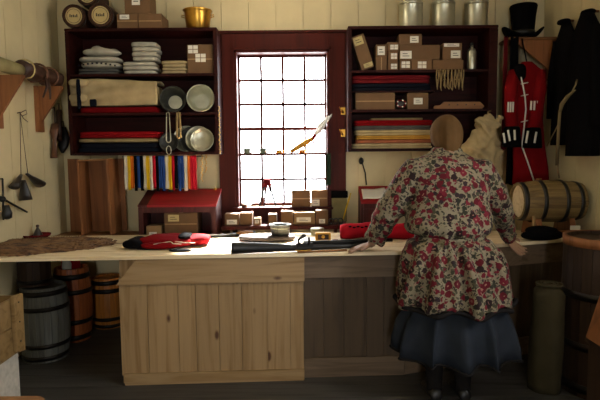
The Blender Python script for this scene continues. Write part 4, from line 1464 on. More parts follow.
def nail(p, name='nail'):
    return MB().tube([(XL - .0005, p.y, p.z), (p.x + .004, p.y, p.z + .004)], .0035, 7)


# horns on a cord
h = wp(20, 113, .02)
t = thing('horn_bundle', 'bundle of three dark funnel-shaped horns hanging by a thin cord from a nail', 'horns', (h.x, h.y, wp(25, 200).z))
obj('nail', nail(h), 'iron', t)
a, b, c = wp(21, 176, .04), wp(28, 175, .05), wp(25, 182, .05)
obj('cord', MB().tube([a, h, b], .003, 6).tube([h, wp(26, 110, .03), wp(27, 114, .03), wp(22, 116, .025)], .003, 6).tube([h, wp(24, 119, .03), wp(28, 122, .03)], .003, 6), 'leather', t)
for (p0, p1, r0, r1) in (((21, 175), (14, 187), .018, .04), ((27, 174), (40, 184), .02, .05), ((23, 180), (26, 200), .026, .05)):
    P0, P1 = wp(*p0, .05), wp(*p1, .06)
    obj('horn', MB().tube([P0, P0.lerp(P1, .25), P0.lerp(P1, .7), P1], [r0 * .7, r0, (r0 + r1) * .55, r1], 14, flat=.6), 'horn', t)
# rod with pouch at the far left
h = wp(2.5, 179, .02)
t = thing('powder_pouch', 'small black pouch hanging beside thin dark crossed rods at the left edge', 'pouch', (h.x, h.y, wp(7, 219).z))
obj('nail', nail(h), 'iron', t)
obj('rod', MB().tube([wp(-6, 194, .03), wp(27, 212, .03)], [.009, .007], 8), 'iron', t)
obj('rod', MB().tube([h, wp(3, 196, .03), wp(3.5, 220, .025)], .007, 8), 'iron', t)
m = MB(); p = wp(7, 213, .05)
m.tube([p + Vector((0, 0, .055)), p + Vector((0, 0, .03)), p, p - Vector((0, 0, .035)), p - Vector((0, 0, .045))], [.016, .024, .034, .03, .01], 14)
obj('pouch', m, 'blackleather', t)
obj('knot', MB().ball(wp(2.5, 199, .035), .022, 10, 7), 'iron', t)
# knives in sheaths near the cabinet
for (q, lab, mt, pts, rs) in (((54.5, 108), 'brown leather sheath hanging on the left wall beside the cabinet', 'leather2', [(55, 124), (54, 132), (54.5, 140), (54, 158)], [.03, .035, .018, .03]),
                              ((59, 104), 'dark brown leather strap and sheath hanging between two others', 'leather', [(59, 110), (58.5, 122), (57, 130), (60, 141)], [.022, .022, .045, .02]),
                              ((63.2, 122), 'black leather case hanging closest to the left cabinet', 'blackleather', [(63.5, 127), (64, 138), (63, 146), (62.5, 153)], [.02, .05, .045, .012])):
    h = wp(*q, .02)
    P = [wp(x, y, .04) for x, y in pts]
    t = thing('knife_sheath', lab, 'sheath', (h.x, h.y, P[-1].z), 'leather sheaths on the left wall')
    obj('nail', nail(h), 'iron', t)
    obj('thong', MB().tube([h, P[0]], .005, 6), 'leather', t)
    obj('sheath', MB().tube(P, rs, 12, flat=.5), mt, t)

# ------------------------------------------------------------------ floor casks at the left
def cask(c, R, Rm, H, mat, label, hoops, open_top=False, nst=22, hoopmat='hoop', group='casks under the counter'):
    t = thing('barrel', label, 'barrel', c, group)
    def rad(h): return R + (Rm - R) * sin(pi * h / H)
    m = MB()
    for k in range(nst):
        a0, a1 = 2 * pi * k / nst + .006, 2 * pi * (k + 1) / nst - .006
        rings = []
        for j in range(13):
            h = H * j / 12; r = rad(h)
            rings.append([c + Vector((rr * cos(a), rr * sin(a), h)) for rr, a in ((r, a0), (r, a1), (r - .018, a1), (r - .018, a0))])
        m.loft(rings, smooth=False)
    obj('staves', m, mat, t)
    for f, w_ in hoops:
        r0, r1 = rad(f * H), rad(f * H + w_)
        obj('hoop', MB().lathe([(r0 - .002, f * H), (r0 + .004, f * H), (r1 + .004, f * H + w_), (r1 - .002, f * H + w_)], c, n=44, closed=True), hoopmat, t)
    zt = H - (.09 if open_top else .02)
    obj('head', MB().lathe([(.003, zt - .015), (R - .02, zt - .015), (R - .02, zt), (.003, zt)], c, n=36, smooth=False), mat, t)
    obj('bottom_head', MB().lathe([(.003, .012), (R - .02, .012), (R - .02, .03), (.003, .03)], c, n=36, smooth=False), mat, t)
    return t


cg = Vector((X(36, 3.72), 3.72, .001))
cask(cg, .155, .176, .535, 'grey_stave', 'large weathered grey cask on the floor at the left wall, brown tub on it', [(.03, .035), (.2, .03), (.70, .03), (.90, .035)])
ck = Vector((X(28, 3.74), 3.74, .538))
cask(ck, .115, .112, .235, 'brown_stave', 'small dark brown tub on the grey cask, under the countertop', [(.08, .025), (.75, .025)], nst=16)
c2 = Vector((X(66, 4.1), 4.10, .001))
cask(c2, .125, .15, .585, 'oakred', 'reddish oak barrel between the grey cask and the orange barrel, heaped with cloths', [(.03, .04), (.25, .035), (.66, .035), (.86, .04)], True)
z0 = c2.z + .585 - .09 + .002
for k, (dx, dy, mt, r, lab) in enumerate(((-.045, .03, 'red2', .043, 'crumpled red cloth in the reddish barrel, left one'), (.05, -.03, 'red', .043, 'crumpled red cloth in the reddish barrel, right one'),
                                          (-.01, -.06, 'white_cloth', .04, 'crumpled white cloth at the front of the reddish barrel'))):
    m = MB().pillow(c2.x + dx - r * .95, c2.x + dx + r * .95, c2.y + dy - r * .62, c2.y + dy + r * .62, z0, z0 + .175, 2.4, 8, .012, 22, k + 3)
    tag(obj('crumpled_cloth', m, mt), lab, 'cloth', 'cloths in the reddish barrel')
m = MB()
c3 = Vector((X(102.5, 4.42), 4.42, .001))
cask(c3, .125, .143, .43, 'oak', 'orange oak barrel with black hoops by the pine counter front', [(.02, .03), (.16, .03), (.72, .035), (.88, .035)])

# crate and pale box in the left foreground
xr_, yf_ = -1.575, 2.86                                             # right side and far end of the crate
z0, zt = Z(361, 2.7, 12), Z(295, 2.84, 22)
tag(obj('pale_box', MB().box(-2.02, xr_ - .02, 2.1, yf_ - .01, .001, z0 - .002), 'stone', bevel=.006), 'pale grey plastered box on the floor under the slatted crate', 'box')
t = thing('wooden_crate', 'tan slatted wooden crate at the left edge, standing on a pale grey box', 'crate', (-1.75, 2.45, z0))
h = (zt - z0) / 2
for k in range(2):
    obj('slat', MB().box(xr_ - .018, xr_ - .002, 2.08, yf_ - .02, z0 + k * h + .003, z0 + (k + 1) * h - .004), 'crate', t, bevel=.002)
    obj('slat', MB().box(-2.02, xr_ - .02, yf_ - .02, yf_ - .004, z0 + k * h + .003, z0 + (k + 1) * h - .004), 'crate', t, bevel=.002)
    obj('slat', MB().box(-2.02, -2.004, 2.08, yf_ - .021, z0 + k * h + .003, z0 + (k + 1) * h - .004), 'crate', t, bevel=.002)
    obj('slat', MB().box(-2.003, xr_ - .019, 2.08, 2.096, z0 + k * h + .003, z0 + (k + 1) * h - .004), 'crate', t, bevel=.002)
obj('corner_post', MB().prism([(yf_ - .095, z0 + .02), (yf_ - .004, z0 + .0005), (yf_, zt + .006), (yf_ - .10, zt + .012)], xr_ - .0015, xr_ + .018, 'X'), 'crate', t, bevel=.003)
obj('corner_post', MB().box(xr_ - .0015, xr_ + .018, 2.08, 2.17, z0 + .0005, zt), 'crate', t, bevel=.003)
for k in range(3):
    obj('nail_head', MB().lathe([(.005, .0182), (.005, .0205)], (xr_, yf_ - .05, z0 + .07 + .11 * k), 'X', 8), 'iron', t)
obj('bottom_panel', MB().box(-2.003, xr_ - .02, 2.097, yf_ - .022, z0 + .0015, z0 + .014), 'crate', t)
# bench whose end shows at the bottom left
zb = Z(393.5, 1.95, 20)
xe = X(46, 1.9, 396)
t = thing('bench', 'brown wooden bench, only its rounded seat corner showing at the bottom left', 'bench', (xe - .4, 1.78, 0))
pts = [(xe - .9, 1.6), (xe, 1.6), (xe, 1.88)] + [(xe - .05 + .05 * cos(a), 1.88 + .05 * sin(a)) for a in (.4, .8, 1.2, 1.57)] + [(xe - .9, 1.93)]
obj('seat', MB().prism(pts, zb - .03, zb, 'Z'), 'tanX', t, bevel=.003)
for a, b in ((xe - .06, 1.63), (xe - .06, 1.86), (xe - .85, 1.63), (xe - .85, 1.86)):
    obj('leg', MB().box(a - .02, a + .02, b - .02, b + .02, .001, zb - .0305), 'tan', t)

# ------------------------------------------------------------------ right wall and back corner
x0 = X(507, 4.4, 38)
ZS = Z(38, 4.4, 525)
t = thing('hat_shelf', 'short wooden bracket shelf on the right wall holding the tall black hat', 'shelf', ((x0 + XR) / 2, 4.46, ZS - .3))
obj('board', MB().box(x0, XR - .001, 4.36, 4.585, ZS - .02, ZS), 'tanX', t, bevel=.002)
xb_ = x0 + .06
obj('arm', MB().prism([(XR - .0285, ZS - .021), (xb_, ZS - .021), (xb_ + .01, ZS - .04), (XR - .0285, ZS - .28)], 4.375, 4.40, 'Y'), 'tan', t, bevel=.002)
obj('cleat', MB().box(XR - .028, XR - .001, 4.365, 4.50, ZS - .34, ZS - .021), 'tan', t, bevel=.002)
# hat
cx = X(523.5, 4.45, 25); c = Vector((cx, 4.46, ZS + .0005))
t = thing('tall_hat', 'tall black felt hat with a curled brim on the bracket shelf', 'hat', c)
r = .105
def wob(a, h): return 1
hh = Z(3.5, 4.4, 524) - ZS
m = MB().lathe([(r * .86, .03), (r * .88, .1), (r * .95, hh * .7), (r * 1.05, hh - .012), (r * 1.0, hh), (r * .3, hh - .008), (.004, hh - .01)], c, n=36)
obj('crown', m, 'black', t)
def brim(u, v):
    a = 2 * pi * u; rr = r * .86 + (r * .75) * v
    x, y = rr * cos(a), rr * .72 * sin(a)
    z = .018 + .085 * v * v * cos(a) ** 2 - .0 * v
    z += -.01 * v * sin(a) ** 2
    return c + Vector((x, y, z + .0))
m = MB().sheet(brim, 48, 6, .007)
obj('brim', m, 'black', t)
obj('hatband', MB().lathe([(r * .87, .03), (r * .9, .03), (r * .92, .065), (r * .88, .065)], c, n=36, closed=True), 'blackleather', t)


def hang(px0, px1, py0, py1, Y, mat, name, label, cat, th=.02, folds=3, amp=.012, group=None, ztop=None, flare=1.0, parent=None):
    pa, pb = (px0 + px1) / 2, (py0 + py1) / 2
    x0, x1 = X(px0, Y, pb), X(px1, Y, pb)
    zt = ztop if ztop else Z(py0, Y, pa); zb = Z(py1, Y, pa)
    def fn(u, v):
        w_ = .75 + .25 * v * flare
        xc = (x0 + x1) / 2
        return (xc + (u - .5) * (x1 - x0) * w_, Y - amp * sin(u * pi * folds * 2 + v * 1.5) * (.3 + v), zt + (zb - zt) * v + .008 * sin(u * 9))
    m = MB().sheet(fn, 18, 18, th)
    o = obj(name, m, mat, parent)
    if parent is None: tag(o, label, cat, group)
    return o


zt = ZS - .003
hang(502, 507, 38, 150, 4.352, 'maroon', 'cloth_strip', 'narrow dark red cloth strip hanging from the bracket shelf, left of the red coat', 'cloth', .012, 1, .006, ztop=zt)
hang(507.5, 518, 38, 184, 4.349, 'black', 'cloth_strip', 'black cloth hanging from the bracket shelf behind the red coat', 'cloth', .016, 2, .008, ztop=zt)

# red coat with black cuffs
Y = 4.25
def Q(px, py, dy=0): return U(px, py, Y + dy)
cz = Q(527, 130)
t = thing('red_coat', 'bright red uniform coat with black cuffs and white lace hanging below the black hat', 'coat', (Q(527, 100).x, Y, Q(527, 184).z))
def oring(px, py, w_, d_, k=0, amp=0, n=32):
    p = Q(px, py); rr = []
    for j in range(n):
        a = 2 * pi * j / n
        f = 1 + amp * sin(5 * a + k)
        rr.append(Vector((p.x + w_ * cos(a) * f, p.y + d_ * sin(a) * f, p.z)))
    return rr
m = MB().loft([oring(527, 62, .04, .03), oring(527, 65, .065, .045), oring(527, 70, .115, .06, 0, .02), oring(527, 80, .135, .07, 1, .03), oring(527, 100, .13, .07, 2, .05), oring(527, 120, .12, .065, 2.5, .06),
               oring(528, 145, .125, .065, 3, .08), oring(530, 168, .135, .065, 3.4, .1), oring(530, 184, .14, .065, 3.6, .12)])
obj('body', m, 'red', t)
s1 = [Q(514, 72, -.02), Q(511, 88, -.06), Q(510.5, 108, -.075), Q(512, 128, -.085)]
s2 = [Q(540, 72, -.02), Q(540, 88, -.07), Q(537, 108, -.085), Q(533, 129, -.095)]
for s in (s1, s2): obj('sleeve', MB().tube(s, [.045, .05, .048, .05], 14), 'red', t)
for s, e in ((s1, Q(511.5, 147, -.09)), (s2, Q(532, 148, -.10))):
    obj('cuff', MB().tube([s[-1] + Vector((0, 0, .012)), s[-1], e.lerp(s[-1], .3), e], [.048, .06, .072, .074], 16), 'black', t)
for p_, q_ in (((503.5, 133), (505, 143)), ((508, 130), (510, 141)), ((514.5, 130), (515, 140)), ((528, 131), (526, 143)), ((536.5, 132), (534.5, 143))):
    a, b = Q(*p_, -.162), Q(*q_, -.170)
    obj('white_lace', MB().tube([a, b], .0085, 6, flat=.5), 'paper', t)
for k in range(3):
    a, b = Q(508.5 + 2.4 * k, 102, -.128), Q(508 + 2.4 * k, 112, -.132); obj('white_lace', MB().tube([a, b], .0075, 6, flat=.5), 'paper', t)
for k in range(4):
    a, b = Q(531.5 + 3.2 * k, 101, -.132 + .012 * max(0, k - 1)), Q(530.8 + 3.2 * k, 110, -.136 + .012 * max(0, k - 1)); obj('white_lace', MB().tube([a, b], .0085, 6, flat=.5), 'paper', t)
m = MB().tube([Q(521, 77, -.075), Q(523, 86, -.078), Q(525, 97, -.08), Q(526, 110, -.075), Q(522, 146, -.075), Q(527, 160, -.078), Q(535, 184, -.085)], .0062, 7)
obj('white_cord', m, 'paper', t)
for py in (84, 96, 122): obj('white_button_loop', MB().tube([Q(521, py, -.08), Q(528, py - 1.5, -.084)], .008, 7, flat=.5), 'paper', t)
m = MB()
a = Q(523, 70, -.05)
m.pillow(a.x - .075, a.x + .02, a.y - .03, a.y + .03, a.z - .085, a.z + .05, 3, 7, .006, 20, 3)
obj('black_lapel', m, 'black', t)
obj('hanging_loop', MB().tube([(Q(527, 60).x, Y, Q(527, 63).z), (Q(527, 60).x, 4.34, ZS - .05), (Q(527, 60).x, 4.358, ZS - .015)], .006, 6), 'black', t)
# second red garment behind, a waistcoat parented to the coat
hang(515, 545, 120, 186, 4.30, 'red', 'red_waistcoat', '', '', .02, 2, .008, ztop=Z(120, 4.30, 532), parent=t)

# black coats on the right wall
def wall_coat(Yc, wy, ztop, zbot, thick, label, sleeve_bottom, sy):
    t = thing('black_coat', label, 'coat', (XR - thick / 2, Yc, zbot), 'black coats on the right wall')
    rings = []
    K = 16
    for i in range(K + 1):
        v = i / K; z = ztop + (zbot - ztop) * v
        s = min(1, .30 + 5 * v) if v < .14 else 1 + .1 * (v - .14)
        rr = []
        for j in range(36):
            a = 2 * pi * j / 36
            f = 1 + .05 * sin(6 * a + v * 2) * v
            rr.append(Vector((XR - thick / 2 - .006 + thick / 2 * cos(a) * f * (.55 + .45 * min(1, v * 4)), Yc + wy / 2 * s * sin(a) * f, z)))
        rings.append(rr)
    m = MB().loft(rings); m.v = [Vector((min(p.x, XR - .004), p.y, p.z)) for p in m.v]
    obj('body', m, 'black', t)
    for s_ in sy:
        ys = Yc + s_ * wy * .46
        obj('sleeve', MB().tube([(XR - thick * .55, ys - s_ * .03, ztop - .12), (XR - thick * .6, ys + s_ * .02, ztop - .4), (XR - thick * .6, ys + s_ * .03, sleeve_bottom)], [.045, .05, .045], 14), 'black', t)
    obj('collar', MB().tube([(XR - .075 + .03 * cos(a), Yc + .045 * sin(a), ztop + .004) for a in [q * 2 * pi / 18 for q in range(18)]], [.016] * 18, 8, closed=True), 'black', t)
    obj('wall_peg', MB().tube([(XR - .001, Yc, ztop + .012), (XR - thick * .6, Yc, ztop + .016)], .009, 8), 'tan', t)
    return t


za = Z(24, 4.16, 568)
wall_coat(4.11, .29, za, 1.52, .10, 'black coat on the right wall, the one nearer the red coat', Z(119, 4.3, 551), (1,))
zb_ = Z(16, 3.85, 585)
t = wall_coat(3.77, .33, zb_, Z(156, 3.85, 580), .15, 'black coat on the right wall nearest the right edge of the photo', Z(128, 3.75, 590), (-1,))
# beige cloth and straps over the coats
def rw(px, py, off): 
    d = CR @ Vector(((px - 300) / F, -(py - 200) / F, -1))
    return CAM + d * ((XR - off) / d.x)
a0 = rw(574, 90, .17)
m = MB().tube([rw(575, 90, .20), rw(568, 96, .22), rw(562, 104, .225), rw(560, 112, .23)], [.010, .02, .02, .012], 10, flat=.4)
m.tube([rw(560, 110, .23), rw(558.5, 130, .22), rw(557, 165, .16)], [.011, .012, .014], 8, flat=.3)
m.tube([rw(561, 104, .23), rw(558, 125, .23), rw(547, 146, .2)], .005, 6)
m.tube([rw(558, 165, .16), rw(559, 178, .12)], .006, 6)
m.tube([rw(572, 92, .215), rw(576, 84, .19), rw(577, 80, .17)], .006, 8)
tag(obj('haversack_strap', m, 'linen'), 'beige cloth strap and cord looped over the black coats', 'strap')

# cream hooded garment on the right cabinet
Yh = 4.2
def H(px, py, dy=0): return U(px, py, Yh + dy)
t = thing('hooded_cloak', 'cream hooded cloth garment hanging on the lower right corner of the right cabinet', 'cloak', (H(484, 150).x, Yh, H(484, 186).z))
def hr(px, py, wpx, d_, k, amp=.06, n=40):
    p = H(px, py); w_ = wpx / F * Yh
    return [Vector((p.x + w_ * cos(a) * (1 + amp * sin(6 * a + k)), p.y + d_ * sin(a) * (1 + amp * 1.5 * sin(7 * a + k)), p.z + .012 * sin(2 * a + k))) for a in [q * 2 * pi / n for q in range(n)]]
m = MB().loft([hr(487, 115, 3, .02, 0), hr(487, 118, 8, .05, .4), hr(487, 124, 11, .07, .8), hr(486, 131, 11, .075, 1.3, .09), hr(483, 139, 15, .08, 2, .1), hr(481, 150, 18.5, .085, 2.7, .1), hr(481.5, 162, 18.5, .08, 3.3, .12), hr(484, 174, 16, .07, 4, .14), hr(487, 186, 13, .06, 4.5, .16)])
mm = m
m = MB().tube([H(477, 119, -.06), H(484, 128, -.085), H(490, 138, -.08), H(495, 128, -.06), H(500, 119, -.03), H(502, 116, 0)], [.03, .035, .03, .028, .024, .012], 12, flat=.6)
mm.add(m.v, m.f, True); m = MB()
for k in range(3):
    m.tube([H(492 - 4 * k, 139, -.075), H(482 - 3 * k, 148 + 5 * k, -.095), H(470 + 2 * k, 156 + 8 * k, -.085)], [.014, .02, .012], 10, flat=.6)
mm.add(m.v, m.f, True)
obj('body', remesh(mm, .011, 3, lambda v: .012 * sin(v.z * 60 + v.x * 45 + 5 * noise.noise(v * 7)) + .008 * noise.noise(v * 16)), 'cream', t)
obj('hanging_loop', MB().tube([H(487, 117), H(488, 112, .05), (X(491, 4.298, 108), 4.302, H(488, 110).z)], .006, 6), 'rope', t)

# cask lying on its cradle at the right end of the counter
Yk = 3.88
k0, k1 = X(517, Yk, 200), XR - .03
zc = Z(201, Yk, 550); R0 = .137; Rm = .158
t = thing('lying_cask', 'brown oak cask lying on its side at the right end of the counter', 'barrel', ((k0 + k1) / 2, Yk, zc - Rm))
Lk = k1 - k0
def kr(h): return R0 + (Rm - R0) * sin(pi * h / Lk)
m = MB(); n = 24
for k in range(n):
    a0, a1 = 2 * pi * k / n + .006, 2 * pi * (k + 1) / n - .006
    m.loft([[Vector((k0 + Lk * j / 10, Yk + rr * cos(a), zc + rr * sin(a))) for rr, a in ((kr(Lk * j / 10), a0), (kr(Lk * j / 10), a1), (kr(Lk * j / 10) - .016, a1), (kr(Lk * j / 10) - .016, a0))] for j in range(11)], smooth=False)
obj('staves', m, 'oakX', t)
for px, w_ in ((522, .03), (543, .028), (565, .028), (580, .03)):
    h = min(max(X(px, Yk - .1, 200) - k0 - .012, .004), Lk - w_ - .001)
    obj('hoop', MB().lathe([(kr(h) - .002, h), (kr(h) + .004, h), (kr(h + w_) + .004, h + w_), (kr(h + w_) - .002, h + w_)], (k0, Yk, zc), 'X', 44, closed=True), 'blackleather', t)
obj('head', MB().lathe([(.003, .014), (R0 - .017, .014), (R0 - .017, .03), (.003, .03)], (k0, Yk, zc), 'X', 36, smooth=False), 'pineX', t)
obj('bung', MB().lathe([(.02, Rm - .02), (.02, Rm + .012), (.004, Rm + .013)], (k0 + Lk * .34, Yk, zc), 'Z', 16), 'tan', t)
# cradle
t = thing('cask_cradle', 'low wooden cradle under the lying cask, white tag on it', 'cradle', ((k0 + k1) / 2, Yk, CT))
for xx in (k0 + .1, k1 - .12):
    rq = kr(xx + .02 - k0) + .007
    arc = [(Yk + rq * sin(q), zc - rq * cos(q)) for q in [(-.7 + 1.4 * j / 10) for j in range(11)]]
    obj('rest', MB().prism([(Yk - .15, CT + .0005)] + arc + [(Yk + .15, CT + .0005)], xx, xx + .04, 'X'), 'tan', t)
p = rw(576, 223, .0)
obj('rail', MB().box(k0 + .141, k1 - .121, Yk - .14, Yk - .10, CT + .0005, CT + .05), 'tan', t, bevel=.002)
obj('white_tag', MB().box(X(570, Yk - .15, 222), X(580, Yk - .15, 222), Yk - .156, Yk - .153, CT + .058, CT + .09, None), 'paper', t)
obj('tag_pin', MB().box(X(575, Yk - .15, 222) - .01, X(575, Yk - .15, 222) + .01, Yk - .1529, Yk - .1505, CT + .01, CT + .08), 'tan', t)
# dark hat in front of it, candle
m = MB()
a, b = D(518, 240, CT), D(562, 240, CT)
m.pillow(a.x, b.x, yf(1.5) + .025, yf(1.5) + .12, CT + .0005, CT + .08, 2.3, 12, .012, 9, 5)
m.pillow(a.x + .04, b.x - .04, yf(1.5) + .03, yf(1.5) + .115, CT + .04, CT + .105, 2.3, 10, .01, 10, 7)
tag(obj('beret', m, 'black'), 'soft black beret lying on the counter in front of the lying cask', 'hat')
c = Vector((X(533.5, yf(1.5) + .17, 230), yf(1.5) + .172, CT + .0005))
t = thing('candle', 'pale candle stub standing upright between the black beret and the cask', 'candle', c)
obj('holder', MB().lathe([(.03, 0), (.033, .006), (.014, .012), (.013, .03), (.016, .034)], c, n=20), 'brass', t)
obj('stick', MB().lathe([(.0115, .0345), (.011, .16), (.004, .165)], c, n=16), 'crate', t)

# tall cask, canvas roll, and boards in the right foreground
cR = Vector((1.868, 3.12, .001))
zt = Z(243, 2.9, 580)
cask(cR, .243, .247, zt, 'brown_stave', 'tall straight dark brown cask on the floor at the right edge', [(.03, .05), (.30, .045), (.62, .045)], nst=26, group='casks at the right')
obj('pale_rim', MB().lathe([(.244, zt - .05), (.249, zt - .05), (.249, zt + .004), (.226, zt + .004), (.226, zt + .001), (.244, zt + .001)], cR, n=48, closed=True), 'tan', bpy.data.objects[[o.name for o in bpy.data.objects if o.name.startswith('barrel')][-1]])
m = MB(); rings = []
xs_, ys_ = 1.507, 3.12
hz = Z(288, 3.05, 550)
for i in range(15):
    v = i / 14; z = .001 + hz * v
    w_ = .094 + .006 * sin(v * 5) - (.03 if i == 14 else 0)
    rings.append([Vector((xs_ + .012 * v + w_ * cos(a) * (1 + .04 * sin(5 * a + v * 4)), ys_ + w_ * sin(a) * (1 + .05 * sin(4 * a + v * 3)), z + (.012 * sin(a * 3) if i > 12 else 0))) for a in [q * 2 * pi / 28 for q in range(28)]])
m.loft(rings)
t = tag(obj('canvas_roll', m, 'olive'), 'upright roll of olive canvas leaning on the counter front beside the tall cask', 'roll')
m = MB()
for q in range(3):
    m.tube([(xs_ + .012 + (.07 - .02 * q) * cos(a), ys_ + (.07 - .02 * q) * sin(a), hz + .006) for a in [k * 2 * pi / 22 for k in range(22)]], .008, 6, closed=True)
obj('rolled_end', m, 'olive', t)
# chest and tilted tan box in the right foreground
Yn = 2.62
A_, B_, C__ = U(585, 337, Yn), U(600, 293, Yn), U(640, 366, Yn)
xe = 2.08
sl_ = (C__.z - A_.z) / (C__.x - A_.x)
zx = lambda x: A_.z + sl_ * (x - A_.x)
t0 = thing('dark_chest', 'dark wooden chest with a sloping top on the floor at the right edge', 'chest', ((A_.x + xe) / 2, Yn + .1, 0))
obj('body', MB().prism([(A_.x + .03, .001), (xe, .001), (xe, zx(xe) - .0255), (A_.x + .03, zx(A_.x + .03) - .0255)], Yn - .5, Yn + .02, 'Y'), 'brown_stave', t0, bevel=.004)
obj('lid', MB().prism([(A_.x + .015, zx(A_.x + .015) - .025), (xe, zx(xe) - .025), (xe, zx(xe) - .001), (A_.x + .015, zx(A_.x + .015) - .001)], Yn - .52, Yn + .03, 'Y'), 'brown_stave', t0, bevel=.004)
dx_ = B_.x - A_.x
tag(obj('tan_box', MB().prism([(A_.x, A_.z), (A_.x + .4, zx(A_.x + .4)), (A_.x + .4 + dx_, zx(A_.x + .4) + .2), (B_.x, B_.z)], Yn - .4, Yn, 'Y'), 'tan', bevel=.004), 'tan slant-sided wooden box at the right edge lying on the dark chest', 'box')
# ------------------------------------------------------------------ the person
def V(px, py, Y): return U(px, py, Y)


pb = MB()
head = V(446, 139, 3.30)
neck0, waist, hip = V(447, 160, 3.19), V(448, 237, 3.07), V(449, 262, 3.03)
T = Matrix.Translation(head) @ Matrix.Rotation(-.22, 4, 'X')
pb.ball((0, 0, .02), (.076, .094, .105), 20, 14, T)
pb.ball((0, .03, -.045), (.056, .062, .07), 16, 10, T)
pb.tube([T @ Vector((0, .085, .015)), T @ Vector((0, .104, -.022)), T @ Vector((0, .088, -.034))], [.009, .014, .011], 8)    # nose
for s in (-1, 1):
    pb.ball((s * .077, .0, -.008), (.009, .02, .03), 10, 8, T)                                                              # ears
pb.tube([T @ Vector((0, -.015, -.07)), T @ Vector((0, -.03, -.12)), neck0], [.052, .054, .065], 14)
def ell(c, a, b, n=24): return [Vector((c.x + a * cos(q), c.y + b * sin(q), c.z)) for q in [k * 2 * pi / n for k in range(n)]]
pb.loft([ell(neck0, .06, .055), ell(neck0 - Vector((0, 0, .05)), .15, .075), ell(neck0.lerp(waist, .35), .15, .1), ell(waist, .13, .09), ell(hip, .16, .11), ell(hip - Vector((0, 0, .12)), .15, .11)])
sL, eL, wL = V(416, 171, 3.17), V(387, 214, 3.19), V(371, 244.5, 3.285)
sR, eR, wR = V(482, 170, 3.17), V(503, 213, 3.26), V(508, 239.5, 3.45)
for s, e, w_ in ((sL, eL, wL), (sR, eR, wR)):
    pb.tube([neck0.lerp(s, .3), s, s.lerp(e, .5), e, e.lerp(w_, .4), w_], [.05, .05, .046, .038, .036, .026], 14)
for s in (-1, 1):
    hpt = hip + Vector((s * .085, 0, -.06))
    kn, an = Vector((hpt.x + s * .005, hpt.y + .01, .47)), Vector((hpt.x + s * .0, hpt.y - .03, .09))
    pb.tube([hpt, hpt.lerp(kn, .5), kn, kn.lerp(an, .35), an], [.085, .075, .054, .055, .036], 14)
    pb.tube([an, an + Vector((0, .05, -.045)), an + Vector((0, .13, -.066))], [.036, .036, .024], 10)


def hand(w_, dr, nrm, thumb_side, curl, L=.165, drop=None):
    """w_ wrist; dr towards the fingers; nrm back of the hand; thumb on thumb_side of dr x nrm"""
    dr = dr.normalized(); sd = dr.cross(nrm).normalized() * thumb_side; nrm = sd.cross(dr).normalized()
    if nrm.dot(Vector((0, 0, 1))) < -.5: nrm = -nrm
    pl = L * .5
    k = w_ + dr * pl
    rings = []
    for u, wd, th in ((0, .026, .019), (.3, .033, .017), (.7, .04, .015), (1.0, .04, .012)):
        c = w_ + dr * (pl * u)
        rings.append([c + sd * (wd * cos(q)) + nrm * (th * sin(q)) for q in [j * 2 * pi / 16 for j in range(16)]])
    pb.loft(rings)
    for i, (off, fl) in enumerate(((.029, .072), (.0095, .08), (-.0105, .074), (-.029, .058))):
        p = k + sd * off - dr * .014
        sp = dr + sd * (off * 3.2)
        pts = [p]; d = sp.normalized(); ax = sd
        for j, seg in enumerate((.42, .32, .26)):
            a = curl[j]
            d = (Matrix.Rotation(a, 3, d.cross(nrm).normalized() if d.cross(nrm).length > 1e-3 else sd) @ d).normalized()
            test = d
            pts.append(pts[-1] + d * (fl * seg + (.014 if j == 0 else 0)))
        pb.tube(pts, [.0098, .0095, .0085, .0062], 10)
    b = w_ + dr * (pl * .3) + sd * .026
    t1 = b + (dr * .6 + sd * .75).normalized() * .034
    t2 = t1 + (dr * .9 + sd * .35 - nrm * .15).normalized() * .028
    t3 = t2 + (dr * 1.0 + sd * .1 - nrm * .2).normalized() * .02
    pb.tube([b - sd * .008, b, t1, t2, t3], [.014, .013, .0105, .0098, .007], 10)


hl = D(345.5, 250.3, CT + .010)
wL2 = Vector((wL.x, wL.y, CT + .042))
pb.tube([wL, wL2], .026, 12)
hand(wL2, hl - wL2, Vector((0, 0, 1)), -1, (-.12, -.15, -.12))
tip = V(524, 256, 3.47)
hand(wR, tip - wR, Vector((.35, -.8, .5)), -1, (-.18, -.3, -.25))
body = remesh(pb, .0048, 2)
person = obj('person', body, 'skin', origin=(hip.x, hip.y, 0))
tag(person, 'person in a flowered jacket and blue-grey skirt leaning on the counter, seen from behind', 'person')
for s in (-1, 1):
    e = obj('eye', MB().ball((s * .03, .079, .012), (.013, .012, .011), 12, 8, T), 'eye', person)
    obj('iris', MB().ball((s * .03, .0885, .012), (.006, .004, .006), 10, 6, T), 'iris', e)
    obj('eyebrow', MB().tube([T @ Vector((s * .016, .091, .034)), T @ Vector((s * .032, .088, .039)), T @ Vector((s * .046, .078, .033))], .004, 6), 'hair', person)
obj('mouth', MB().tube([T @ Vector((-.022, .082, -.06)), T @ Vector((0, .0935, -.059)), T @ Vector((.022, .082, -.06))], [.004, .0065, .004], 8), 'lip', person)
# hair showing under the cap
m = MB()
m.ball((0, -.006, .02), (.082, .094, .102), 20, 14, T)
m.v = [p for p in m.v]
hb = MB().ball((0, -.022, .005), (.081, .086, .095), 20, 12, T)
obj('hair', hb, 'hair', person)
